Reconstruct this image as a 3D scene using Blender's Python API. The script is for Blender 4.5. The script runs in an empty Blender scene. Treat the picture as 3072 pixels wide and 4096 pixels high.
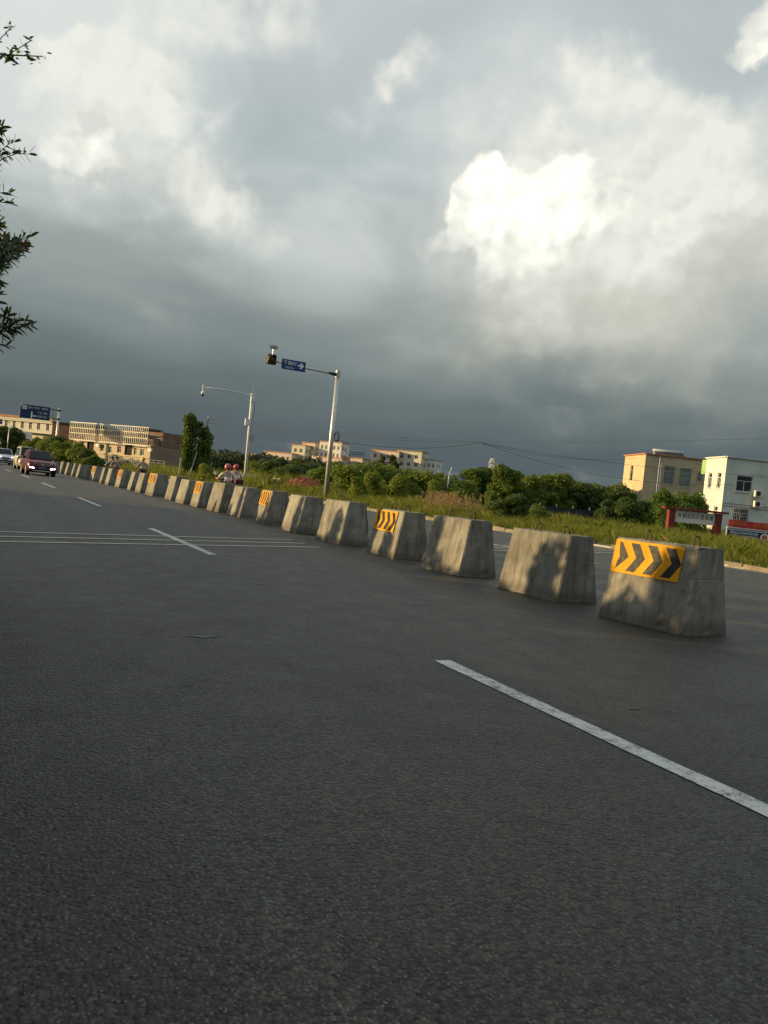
import bpy, bmesh, math, random
import numpy as np
from mathutils import Vector, Matrix, noise
R = math.radians
random.seed(7); rng = np.random.default_rng(11)
S = bpy.context.scene
COL = S.collection

# ------------------------------------------------------------------ camera
CAM_H = 1.35
yaw, pitch, roll = R(27.0), R(-1.55), R(5.8)
fw = Vector((math.sin(yaw)*math.cos(pitch), math.cos(yaw)*math.cos(pitch), math.sin(pitch)))
rt = Vector((math.cos(yaw), -math.sin(yaw), 0))
up = rt.cross(fw)
U = up*math.cos(roll) - rt*math.sin(roll)
Rv = rt*math.cos(roll) + up*math.sin(roll)
cd = bpy.data.cameras.new('camera'); cam = bpy.data.objects.new('camera', cd); COL.objects.link(cam)
cd.sensor_fit = 'VERTICAL'; cd.sensor_height = 36; cd.sensor_width = 27; cd.lens = 36*3197/4096
cd.clip_start = 0.05; cd.clip_end = 6000
cam.matrix_world = Matrix(((Rv.x, U.x, -fw.x, 0), (Rv.y, U.y, -fw.y, 0), (Rv.z, U.z, -fw.z, CAM_H), (0, 0, 0, 1)))
S.camera = cam

# ------------------------------------------------------------------ sun, sky, exposure
SUN_AZ, SUN_EL = R(-63), R(9.5)
sun_to = Vector((math.sin(SUN_AZ)*math.cos(SUN_EL), math.cos(SUN_AZ)*math.cos(SUN_EL), math.sin(SUN_EL)))
sl = bpy.data.lights.new('sun', 'SUN'); sl.energy = 5.0; sl.angle = R(0.55); sl.color = (1.0, 0.72, 0.355)
so = bpy.data.objects.new('sun', sl); COL.objects.link(so)
so.rotation_euler = (-sun_to).to_track_quat('-Z', 'Y').to_euler()
vs = S.view_settings
vs.view_transform = 'Standard'; vs.look = 'None'; vs.exposure = 0.55; vs.gamma = 1.0; vs.use_curve_mapping = False
S.cycles.use_denoising = True
S.cycles.max_bounces = 6; S.cycles.diffuse_bounces = 3; S.cycles.glossy_bounces = 3; S.cycles.transmission_bounces = 4
S.cycles.transparent_max_bounces = 6; S.cycles.caustics_reflective = False; S.cycles.caustics_refractive = False

class NT:
    """small node-tree writer"""
    def __init__(s, tree): s.t = tree; s.n = tree.nodes; s.l = tree.links
    def new(s, typ, **kw):
        n = s.n.new(typ)
        for k, v in kw.items(): setattr(n, k, v)
        return n
    def put(s, sock, v):
        if isinstance(v, bpy.types.NodeSocket): s.l.new(v, sock)
        elif v is not None:
            if hasattr(sock.default_value, '__len__') and not hasattr(v, '__len__'): v = [v]*len(sock.default_value)
            if hasattr(v, '__len__') and len(sock.default_value) == 4 and len(v) == 3: v = (*v, 1)
            sock.default_value = v
    def m(s, op, a, b=None, c=None, clamp=False):
        n = s.new('ShaderNodeMath', operation=op, use_clamp=clamp)
        for i, v in enumerate((a, b, c)):
            if v is not None: s.put(n.inputs[i], v)
        return n.outputs[0]
    def v(s, op, a, b=None, c=None):
        n = s.new('ShaderNodeVectorMath', operation=op)
        for i, x in enumerate((a, b, c)):
            if x is not None and not (op == 'SCALE' and i == 1): s.put(n.inputs[i], x)
        if op == 'SCALE': s.put(n.inputs['Scale'], b)
        return n.outputs['Value'] if op in ('DOT_PRODUCT', 'LENGTH', 'DISTANCE') else n.outputs[0]
    def noise(s, vec, scale, detail=4, rough=.55, dist=0, lac=2.0):
        n = s.new('ShaderNodeTexNoise'); s.put(n.inputs['Vector'], vec)
        for k, v in (('Scale', scale), ('Detail', detail), ('Roughness', rough), ('Distortion', dist), ('Lacunarity', lac)): s.put(n.inputs[k], v)
        return n.outputs['Fac']
    def vor(s, vec, scale, feature='F1', rand=1.0):
        n = s.new('ShaderNodeTexVoronoi', feature=feature); s.put(n.inputs['Vector'], vec); s.put(n.inputs['Scale'], scale)
        if 'Randomness' in n.inputs: s.put(n.inputs['Randomness'], rand)
        return n
    def mix(s, f, a, b, blend='MIX'):
        n = s.new('ShaderNodeMix', data_type='RGBA', blend_type=blend)
        s.put(n.inputs[0], f); s.put(n.inputs[6], a); s.put(n.inputs[7], b); return n.outputs[2]
    def ss(s, v, a, b, lo=0.0, hi=1.0):
        n = s.new('ShaderNodeMapRange', interpolation_type='SMOOTHSTEP')
        s.put(n.inputs[0], v)
        for i, x in enumerate((a, b, lo, hi)): s.put(n.inputs[1+i], x)
        return n.outputs[0]

def pix_dir(x, y):
    """direction of a cloud, from its place in a 1659 x 2212 view of the sky"""
    f = 3197/3072*1659
    return (fw + Rv*((x-829.5)/f) - U*((y-1106)/f)).normalized()

def build_world():
    w = bpy.data.worlds.new('World'); S.world = w; w.use_nodes = True
    w.cycles.sampling_method = 'MANUAL'; w.cycles.sample_map_resolution = 256
    nt = NT(w.node_tree); nt.n.clear()
    out = nt.new('ShaderNodeOutputWorld')
    tc = nt.new('ShaderNodeTexCoord').outputs['Generated']
    d = nt.v('NORMALIZE', tc)
    sx = nt.new('ShaderNodeSeparateXYZ'); nt.put(sx.inputs[0], d); z = sx.outputs[2]
    sky = nt.new('ShaderNodeTexSky', sky_type='NISHITA', sun_disc=False)
    sky.sun_elevation = SUN_EL; sky.sun_rotation = SUN_AZ; sky.air_density = 1.3; sky.dust_density = 2.5; sky.ozone_density = 1.0
    # cloud deck seen in plan: flatten the direction so that clouds stretch towards the horizon
    zz = nt.m('ADD', nt.m('MAXIMUM', z, 0.0), 0.28)
    plan = nt.v('SCALE', d, nt.m('DIVIDE', 1.0, zz))
    warp = nt.new('ShaderNodeTexNoise'); nt.put(warp.inputs['Vector'], d)
    for k, v_ in (('Scale', 6.0), ('Detail', 4), ('Roughness', .55)): nt.put(warp.inputs[k], v_)
    wv = nt.v('SUBTRACT', warp.outputs['Color'], (.5, .5, .5))
    warp2 = nt.new('ShaderNodeTexNoise'); nt.put(warp2.inputs['Vector'], d)
    for k, v_ in (('Scale', 26.0), ('Detail', 4), ('Roughness', .6)): nt.put(warp2.inputs[k], v_)
    wv2 = nt.v('SUBTRACT', warp2.outputs['Color'], (.5, .5, .5))
    dw = nt.v('ADD', nt.v('ADD', d, nt.v('SCALE', wv, .10)), nt.v('SCALE', wv2, .055))
    dv = nt.v('ADD', nt.v('ADD', d, nt.v('SCALE', wv, .22)), nt.v('SCALE', wv2, .05))
    n1 = nt.noise(plan, 1.15, 4, .5, .3)
    n2 = nt.noise(plan, 2.4, 5, .48, .5)
    # base deck: dark slate low down, paler grey higher up
    ramp = nt.new('ShaderNodeValToRGB'); cr = ramp.color_ramp; cr.interpolation = 'EASE'
    stops = [(0.0, (.088, .126, .146)), (.065, (.082, .117, .140)), (.11, (.120, .158, .172)), (.165, (.210, .252, .256)), (.225, (.325, .372, .366)), (.30, (.43, .485, .482)), (.40, (.50, .565, .575)), (.52, (.58, .64, .65)), (.7, (.60, .66, .675)), (1, (.50, .57, .61))]
    cr.elements[0].position = 0; cr.elements[0].color = (*stops[0][1], 1); cr.elements[1].position = 1; cr.elements[1].color = (*stops[-1][1], 1)
    for p, c in stops[1:-1]: e = cr.elements.new(p); e.color = (*c, 1)
    zw = nt.m('ADD', z, nt.m('MULTIPLY', nt.m('SUBTRACT', n1, .5), nt.ss(z, .04, .3, .05, .20)))
    nt.put(ramp.inputs[0], nt.m('MAXIMUM', zw, 0.0))
    amp = nt.ss(z, .05, .30, .12, 1.0)
    tone = nt.m('ADD', 1.0, nt.m('MULTIPLY', nt.m('MULTIPLY', nt.m('SUBTRACT', n2, .5), .75), amp))
    base = nt.mix(1.0, ramp.outputs[0], tone, 'MULTIPLY')
    # bright cumulus: heads of single clouds (direction, angular radius, weight)
    def field(blobs, vec):
        acc = None
        for (x, y, r, wt) in blobs:
            c = pix_dir(x, y); k = 1726.0
            a = nt.v('DISTANCE', vec, tuple(c))
            g = nt.m('MULTIPLY', nt.m('EXPONENT', nt.m('MULTIPLY', nt.m('MULTIPLY', a, a), -(k/r)**2)), wt)
            acc = g if acc is None else nt.m('ADD', acc, g)
        return acc
    heads = [(905, 562, 26, .7), (945, 528, 36, .9), (985, 492, 40, .9), (1015, 450, 42, .9), (1038, 395, 42, .9), (1060, 350, 36, .9), (1090, 430, 54, .8), (1115, 490, 70, .9), (1170, 440, 52, .9), (1210, 400, 50, .9), (1242, 352, 38, .8), (1060, 545, 60, .6), (1165, 525, 60, .6), (1270, 420, 50, .5), (1290, 470, 60, .55), (1240, 520, 70, .55), (1330, 400, 50, .45), (1090, 575, 60, .45),
             (98, 362, 24, .6), (130, 350, 32, .9), (165, 338, 38, .9), (203, 318, 36, .9), (228, 286, 28, .9), (190, 365, 40, .5), (1662, 60, 52, 1.0), (1650, 115, 36, .8), (1655, 200, 18, .6),
             (1480, 300, 30, .6), (1510, 278, 30, .7), (1550, 282, 26, .5), (1408, 492, 30, .6), (1440, 468, 36, .7), (1480, 440, 36, .6), (1265, 112, 28, .5)]
    veil = [(1110, 470, 210, .80), (1198, 300, 56, 1.0), (1330, 420, 130, .50), (1505, 290, 60, .9), (1440, 470, 70, .8), (1510, 410, 60, .7), (1555, 365, 50, .6), (1600, 470, 120, .55), (1280, 112, 46, .7), (1345, 175, 80, .7), (1385, 215, 60, .5), (1640, 330, 80, .4),
            (118, 92, 50, .75), (165, 138, 55, .9), (220, 183, 55, .9), (285, 232, 54, .75), (350, 290, 54, .45), (290, 70, 75, .45), (430, 45, 100, .8), (560, 25, 90, .7), (250, 110, 60, .35), (650, 90, 100, .3),
            (400, 415, 75, .75), (470, 390, 70, .65), (180, 345, 130, .55), (55, 190, 60, .6), (870, 160, 50, .85), (838, 176, 32, .5), (780, 238, 40, .45), (590, 480, 90, .4), (1150, 20, 180, .35), (1350, 560, 240, .35), (500, 560, 200, .18)]
    warm = [(1300, 630, 220, .50), (1560, 590, 230, .55), (1100, 620, 170, .36), (880, 650, 170, .18)]
    n5 = nt.noise(dw, 8.0, 5, .58)
    # cauliflower relief: cells of two sizes, and the same a small step towards the sun
    def billow(vec):
        w1 = nt.v('ADD', vec, nt.v('SCALE', wv2, .03))
        a_ = nt.vor(w1, 26, 'F1').outputs['Distance']; b_ = nt.vor(w1, 62, 'F1').outputs['Distance']
        return nt.m('SUBTRACT', 1.0, nt.m('ADD', nt.m('MULTIPLY', a_, .75), nt.m('MULTIPLY', b_, .35)))
    bil = billow(d); bil2 = billow(nt.v('ADD', d, tuple(sun_to*.010 + Vector((0, 0, .008)))))
    rel = nt.m('MULTIPLY', nt.m('SUBTRACT', bil, bil2), 1.5)
    hv = field(heads, dw); vv = field(veil, dv); wm = field(warm, dv)
    hs = nt.m('ADD', hv, nt.m('MULTIPLY', nt.m('SUBTRACT', bil, .55), .34))
    glowf = field([(1090, 425, 165, 1.0), (1240, 440, 110, .45), (175, 325, 80, .58), (1662, 80, 100, .72), (1500, 285, 60, .35), (1440, 470, 70, .35)], d)
    # crisp towards the light, dissolving away from it
    h = nt.m('MULTIPLY', nt.ss(hs, .28, .74), nt.ss(glowf, .16, .80, .12, 1.0))
    h = nt.m('MAXIMUM', h, nt.m('MULTIPLY', nt.ss(hs, .20, 1.1), .75))
    soft = nt.ss(nt.m('ADD', vv, nt.m('ADD', nt.m('MULTIPLY', nt.m('SUBTRACT', n2, .5), .95), nt.m('MULTIPLY', nt.m('SUBTRACT', n5, .5), .75))), .10, 1.25)
    v_ = nt.m('MULTIPLY', soft, nt.m('ADD', .95, nt.m('MULTIPLY', rel, .40)))
    # the same kind of cloud goes on all round, outside the view
    allc = nt.ss(nt.m('ADD', n2, nt.m('MULTIPLY', nt.m('SUBTRACT', n1, .5), .7)), .50, .80, 0, .42)
    allc = nt.m('MULTIPLY', allc, nt.ss(z, .14, .36))
    v_ = nt.m('MAXIMUM', v_, allc)
    c0 = nt.mix(nt.m('MULTIPLY', nt.ss(nt.m('ADD', wm, nt.m('MULTIPLY', nt.m('SUBTRACT', n2, .5), .5)), .05, .95), .85, clamp=True), base, (.60, .59, .50))
    c1 = nt.mix(nt.m('MINIMUM', v_, 1.0, clamp=True), c0, (.90, .90, .81))
    lit = nt.m('ADD', nt.m('MULTIPLY', rel, .8), nt.m('ADD', nt.m('MULTIPLY', glowf, .95), -.10), clamp=True)
    hcol = nt.mix(lit, (.74, .745, .68), (1.25, 1.22, 1.08))
    c2 = nt.mix(nt.m('MINIMUM', h, 1.0, clamp=True), c1, hcol)
    bgc = nt.new('ShaderNodeBackground'); nt.put(bgc.inputs[0], c2); bgc.inputs[1].default_value = .685
    bgs = nt.new('ShaderNodeBackground'); nt.put(bgs.inputs[0], sky.outputs[0]); bgs.inputs[1].default_value = .10
    ms = nt.new('ShaderNodeMixShader'); ms.inputs[0].default_value = .93
    nt.l.new(bgs.outputs[0], ms.inputs[1]); nt.l.new(bgc.outputs[0], ms.inputs[2]); nt.l.new(ms.outputs[0], out.inputs[0])
build_world()

# ------------------------------------------------------------------ materials
MATS = {}
def base_mat(name):
    m = bpy.data.materials.new(name); m.use_nodes = True; nt = NT(m.node_tree); nt.n.clear()
    out = nt.new('ShaderNodeOutputMaterial'); p = nt.new('ShaderNodeBsdfPrincipled'); nt.l.new(p.outputs[0], out.inputs[0])
    MATS[name] = m
    return m, nt, p
def coords(nt, rand=True):
    o = nt.new('ShaderNodeTexCoord').outputs['Object']
    if not rand: return o
    r = nt.new('ShaderNodeObjectInfo').outputs['Random']
    return nt.v('ADD', o, nt.v('SCALE', (17.3, 9.1, 5.7), r))
def mat(name, col, rough=.75, var=.18, scale=2.0, bump=.0, bscale=60, metal=0.0, spec=.35, dirt=0.0, dirtcol=(.05, .045, .035), streak=0.0, coat=0.0):
    if name in MATS: return MATS[name]
    m, nt, p = base_mat(name)
    v = coords(nt)
    n = nt.noise(v, scale, 6, .6)
    f = nt.ss(n, .25, .75, 1-var, 1+var)
    c = nt.mix(1.0, (*col, 1), f, 'MULTIPLY')
    if dirt:
        dn = nt.noise(v, scale*1.7, 8, .68)
        c = nt.mix(nt.ss(dn, .48, .78, 0, dirt), c, dirtcol)
    if streak:
        sv = nt.v('MULTIPLY', v, (3.0, 3.0, .22)); sn = nt.noise(sv, 2.2, 5, .6)
        c = nt.mix(nt.ss(sn, .5, .75, 0, streak), c, dirtcol)
    nt.put(p.inputs['Base Color'], c)
    rn = nt.noise(v, scale*4, 3)
    nt.put(p.inputs['Roughness'], nt.ss(rn, .2, .8, max(rough-.08, .02), min(rough+.08, 1)))
    p.inputs['Metallic'].default_value = metal; p.inputs['Specular IOR Level'].default_value = spec
    if coat: p.inputs['Coat Weight'].default_value = coat; p.inputs['Coat Roughness'].default_value = .06
    if bump:
        b = nt.new('ShaderNodeBump'); b.inputs['Strength'].default_value = bump; b.inputs['Distance'].default_value = .02
        nt.put(b.inputs['Height'], nt.noise(v, bscale, 5, .65)); nt.l.new(b.outputs[0], p.inputs['Normal'])
    return m
def glow(name, col, strength):
    if name in MATS: return MATS[name]
    m, nt, p = base_mat(name)
    nt.put(p.inputs['Base Color'], (.8, .8, .8)); nt.put(p.inputs['Emission Color'], col); p.inputs['Emission Strength'].default_value = strength
    return m
def leaf_mat(name, c1, c2, trans=.35, rough=.55, c3=None):
    if name in MATS: return MATS[name]
    m, nt, p = base_mat(name)
    g = nt.new('ShaderNodeNewGeometry'); rnd = g.outputs['Random Per Island']
    oi = nt.new('ShaderNodeObjectInfo').outputs['Random']
    pos = nt.noise(g.outputs['Position'], .55, 3, .6)
    f = nt.m('ADD', nt.m('MULTIPLY', rnd, .55), nt.m('ADD', nt.m('MULTIPLY', oi, .15), nt.m('MULTIPLY', nt.m('SUBTRACT', pos, .35), .8)), clamp=True)
    c = nt.mix(f, c1, c2)
    if c3: c = nt.mix(nt.ss(rnd, .86, .93), c, c3)
    nt.put(p.inputs['Base Color'], c); p.inputs['Roughness'].default_value = rough; p.inputs['Specular IOR Level'].default_value = .3
    tr = nt.new('ShaderNodeBsdfTranslucent'); nt.put(tr.inputs[0], nt.mix(.5, c, (.20, .22, .02)))
    mx = nt.new('ShaderNodeMixShader'); mx.inputs[0].default_value = trans
    out = [n for n in nt.n if n.type == 'OUTPUT_MATERIAL'][0]
    nt.l.new(p.outputs[0], mx.inputs[1]); nt.l.new(tr.outputs[0], mx.inputs[2]); nt.l.new(mx.outputs[0], out.inputs[0])
    return m

def asphalt_mat():
    m, nt, p = base_mat('asphalt')
    v = coords(nt, False)
    big = nt.noise(v, .35, 5, .6)
    lanes = nt.noise(nt.v('MULTIPLY', v, (.9, .05, 1)), 1.0, 4, .6)
    mid = nt.noise(v, 2.6, 6, .65)
    st = nt.vor(v, 54); st2 = nt.vor(v, 150)
    cell = nt.new('ShaderNodeSeparateColor'); nt.put(cell.inputs[0], st.outputs['Color'])
    cell2 = nt.new('ShaderNodeSeparateColor'); nt.put(cell2.inputs[0], st2.outputs['Color'])
    c = nt.mix(nt.ss(nt.m('ADD', big, nt.m('MULTIPLY', nt.m('SUBTRACT', lanes, .5), 1.3)), .3, .7), (.0190, .0192, .0142), (.037, .0360, .0260))
    c = nt.mix(1.0, c, nt.ss(mid, .25, .8, .84, 1.16), 'MULTIPLY')
    c = nt.mix(1.0, c, nt.ss(cell.outputs[0], 0, 1, .30, 2.05), 'MULTIPLY')
    c = nt.mix(nt.ss(cell2.outputs[1], .88, .97, 0, .55), c, (.20, .195, .175))
    # wheel tracks polished along the two lanes, and sparse pits
    px_ = nt.new('ShaderNodeSeparateXYZ'); nt.put(px_.inputs[0], v); wx = nt.m('ADD', px_.outputs[0], nt.m('MULTIPLY', nt.m('SUBTRACT', big, .5), .5))
    tr = None
    for xc in (1.0, 2.6, 4.6, 6.1, 10.4, 12.0, 16.5, 18.2):
        g_ = nt.m('EXPONENT', nt.m('MULTIPLY', nt.m('POWER', nt.m('ABSOLUTE', nt.m('SUBTRACT', wx, xc)), 2.0), -7.0)); tr = g_ if tr is None else nt.m('ADD', tr, g_)
    c = nt.mix(1.0, c, nt.m('ADD', .93, nt.m('MULTIPLY', tr, .22)), 'MULTIPLY')
    pit = nt.ss(nt.noise(v, 26, 5, .7), .60, .68); c = nt.mix(nt.m('MULTIPLY', pit, .7), c, (.008, .008, .007))
    gap = nt.ss(st.outputs['Distance'], .45, .8)
    c = nt.mix(nt.m('MULTIPLY', gap, .65), c, (.015, .016, .016))
    nt.put(p.inputs['Base Color'], c)
    nt.put(p.inputs['Roughness'], nt.ss(mid, .2, .8, .46, .62)); p.inputs['Specular IOR Level'].default_value = .45
    hgt = nt.m('ADD', nt.m('MULTIPLY', nt.m('SUBTRACT', 1.0, st.outputs['Distance']), .7), nt.m('ADD', nt.m('MULTIPLY', cell.outputs[1], .5), nt.m('MULTIPLY', nt.noise(v, 40, 5, .7), .6)))
    b = nt.new('ShaderNodeBump'); b.inputs['Strength'].default_value = 1.0; b.inputs['Distance'].default_value = .018
    nt.put(b.inputs['Height'], hgt); nt.l.new(b.outputs[0], p.inputs['Normal'])
    return m
def paint_mat(name, col, wear):
    m, nt, p = base_mat(name)
    v = coords(nt, False)
    n = nt.noise(v, 9, 7, .72); n2 = nt.noise(v, 60, 4, .7); n0 = nt.noise(v, 1.2, 3, .6)
    f = nt.ss(nt.m('ADD', nt.m('ADD', nt.m('MULTIPLY', n, .5), nt.m('MULTIPLY', n2, .4)), nt.m('MULTIPLY', n0, .25)), wear-.07, wear+.09)
    nt.put(p.inputs['Base Color'], nt.mix(f, col, (.045, .045, .040)))
    p.inputs['Roughness'].default_value = .6
    b = nt.new('ShaderNodeBump'); b.inputs['Strength'].default_value = .5; b.inputs['Distance'].default_value = .004
    nt.put(b.inputs['Height'], n2); nt.l.new(b.outputs[0], p.inputs['Normal'])
    return m
def concrete_block_mat():
    m, nt, p = base_mat('block_concrete')
    v = coords(nt)
    n = nt.noise(v, 1.6, 6, .6); n2 = nt.noise(v, 6, 8, .7); n3 = nt.noise(v, 55, 4, .65)
    c = nt.mix(nt.ss(n, .3, .7), (.165, .157, .134), (.27, .258, .218))
    c = nt.mix(1.0, c, nt.ss(n2, .25, .75, .78, 1.2), 'MULTIPLY')
    sv = nt.v('MULTIPLY', v, (5, 5, .5)); sn = nt.noise(sv, 1.6, 6, .65)
    c = nt.mix(nt.ss(sn, .46, .70, 0, .72), c, (.070, .062, .046))
    bl = nt.noise(v, 2.4, 9, .72, .6); c = nt.mix(nt.ss(bl, .54, .70, 0, .5), c, (.065, .058, .040))
    oi = nt.new('ShaderNodeObjectInfo').outputs['Random']; c = nt.mix(1.0, c, nt.m('ADD', .86, nt.m('MULTIPLY', oi, .32)), 'MULTIPLY')
    rs_ = nt.noise(nt.v('MULTIPLY', v, (9, 9, .6)), 1.3, 4, .6); c = nt.mix(nt.ss(rs_, .64, .76, 0, .45), c, (.13, .065, .03))
    # road splash: stains with their own ragged upper edge at the foot of each block
    oz = nt.new('ShaderNodeSeparateXYZ'); nt.put(oz.inputs[0], nt.new('ShaderNodeTexCoord').outputs['Object'])
    foot = nt.ss(nt.m('SUBTRACT', oz.outputs[2], nt.m('MULTIPLY', n2, .42)), -.16, .02, .6, 0)
    c = nt.mix(foot, c, (.07, .062, .048))
    pock = nt.vor(v, 7.5); hole = nt.ss(pock.outputs['Distance'], .05, .11, 1, 0)
    pm = nt.new('ShaderNodeSeparateColor'); nt.put(pm.inputs[0], pock.outputs['Color'])
    hole = nt.m('MULTIPLY', hole, nt.ss(pm.outputs[0], .62, .70))
    c = nt.mix(nt.m('MULTIPLY', hole, .8), c, (.045, .04, .035))
    nt.put(p.inputs['Base Color'], c); p.inputs['Roughness'].default_value = .88; p.inputs['Specular IOR Level'].default_value = .25
    b = nt.new('ShaderNodeBump'); b.inputs['Strength'].default_value = .55; b.inputs['Distance'].default_value = .012
    nt.put(b.inputs['Height'], nt.m('SUBTRACT', nt.m('ADD', nt.m('MULTIPLY', n3, .45), nt.m('MULTIPLY', n2, .18)), hole)); nt.l.new(b.outputs[0], p.inputs['Normal'])
    return m
def tile_mat(name, col, mortar, w, h, dirt=.25, streak=.0, bump=.3):
    if name in MATS: return MATS[name]
    m, nt, p = base_mat(name)
    v = coords(nt, False)
    # bricks laid on vertical walls: run along x+y, rise along z
    sx = nt.new('ShaderNodeSeparateXYZ'); nt.put(sx.inputs[0], v)
    cx = nt.new('ShaderNodeCombineXYZ'); nt.put(cx.inputs[0], nt.m('ADD', sx.outputs[0], nt.m('MULTIPLY', sx.outputs[1], .77))); nt.put(cx.inputs[1], sx.outputs[2])
    b = nt.new('ShaderNodeTexBrick'); nt.put(b.inputs['Vector'], cx.outputs[0])
    for k, x in (('Scale', 1.0), ('Mortar Size', .006 if h < .15 else .012), ('Brick Width', w), ('Row Height', h), ('Bias', 0.0)): nt.put(b.inputs[k], x)
    nt.put(b.inputs['Color1'], (*[q*.9 for q in col], 1)); nt.put(b.inputs['Color2'], (*[q*1.1 for q in col], 1)); nt.put(b.inputs['Mortar'], (*mortar, 1))
    n = nt.noise(v, .5, 7, .65); c = nt.mix(1.0, b.outputs[0], nt.ss(n, .25, .75, .82, 1.14), 'MULTIPLY')
    dn = nt.noise(v, 1.3, 8, .7); c = nt.mix(nt.ss(dn, .5, .8, 0, dirt), c, (.10, .085, .06))
    if streak:
        sn = nt.noise(nt.v('MULTIPLY', v, (2.5, 2.5, .15)), 1.3, 6, .65); c = nt.mix(nt.ss(sn, .5, .74, 0, streak), c, (.10, .10, .085))
    nt.put(p.inputs['Base Color'], c); p.inputs['Roughness'].default_value = .8
    bp = nt.new('ShaderNodeBump'); bp.inputs['Strength'].default_value = bump; bp.inputs['Distance'].default_value = .01
    nt.put(bp.inputs['Height'], b.outputs['Fac']); bp.invert = True; nt.l.new(bp.outputs[0], p.inputs['Normal'])
    return m

M_ASPHALT = asphalt_mat(); M_BLOCK = concrete_block_mat()
M_PAINT = paint_mat('white_road_paint', (.52, .53, .49), .60); M_THIN = paint_mat('thin_line_paint', (.50, .48, .36), .64); M_PATCH = paint_mat('old_paint_patch', (.12, .12, .11), .52)
M_SOILG = mat('verge_soil', (.085, .075, .045), .95, .3, .6, .6, 8, dirt=.5, dirtcol=(.05, .07, .02))
M_FIELD = mat('field_ground', (.06, .075, .03), .95, .35, .15, .4, 5, dirt=.4, dirtcol=(.09, .075, .04))
M_STEEL = mat('galvanised_steel', (.52, .52, .50), .42, .10, 3, metal=.55, spec=.5, dirt=.15)
M_WPOLE = mat('white_painted_pole', (.68, .68, .66), .45, .08, 3, dirt=.12)
M_DARK = mat('dark_metal', (.03, .03, .032), .5, .15, 4)
M_BLACK = mat('black_plastic', (.012, .012, .013), .45, .1, 4)
M_RUST = mat('rusty_rebar', (.075, .045, .03), .8, .35, 30, .4, 90)
M_YEL = mat('chevron_yellow', (.58, .275, .006), .6, .10, 5, spec=.12, dirt=.5, dirtcol=(.20, .12, .03), streak=.35)
M_CHEV = mat('chevron_black', (.016, .016, .016), .55, .2, 6, spec=.2, dirt=.2, dirtcol=(.035, .032, .025))
M_BLUE = mat('sign_blue', (.012, .045, .20), .4, .06, 2, dirt=.1)
M_NAVY = mat('board_navy', (.018, .032, .11), .5, .12, 2)
M_SIGNW = mat('sign_white', (.78, .80, .78), .4, .05, 2)
M_GLASS = mat('window_glass', (.018, .024, .028), .12, .3, 1.2, spec=.6)
M_VOID = mat('dark_interior', (.012, .011, .010), .9, .2, 1)
M_ALU = mat('window_frame_alu', (.55, .55, .52), .5, .1, 3)
M_WIRE = mat('black_cable', (.02, .02, .02), .6, .1, 3)
M_BARK = mat('bark', (.085, .066, .045), .9, .3, 6, .6, 25)
M_TIMB = mat('grey_timber', (.22, .19, .15), .85, .25, 5, .4, 30)
M_PCONC = mat('pole_concrete', (.34, .33, .30), .85, .18, 3, .3, 40, dirt=.3)

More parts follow.
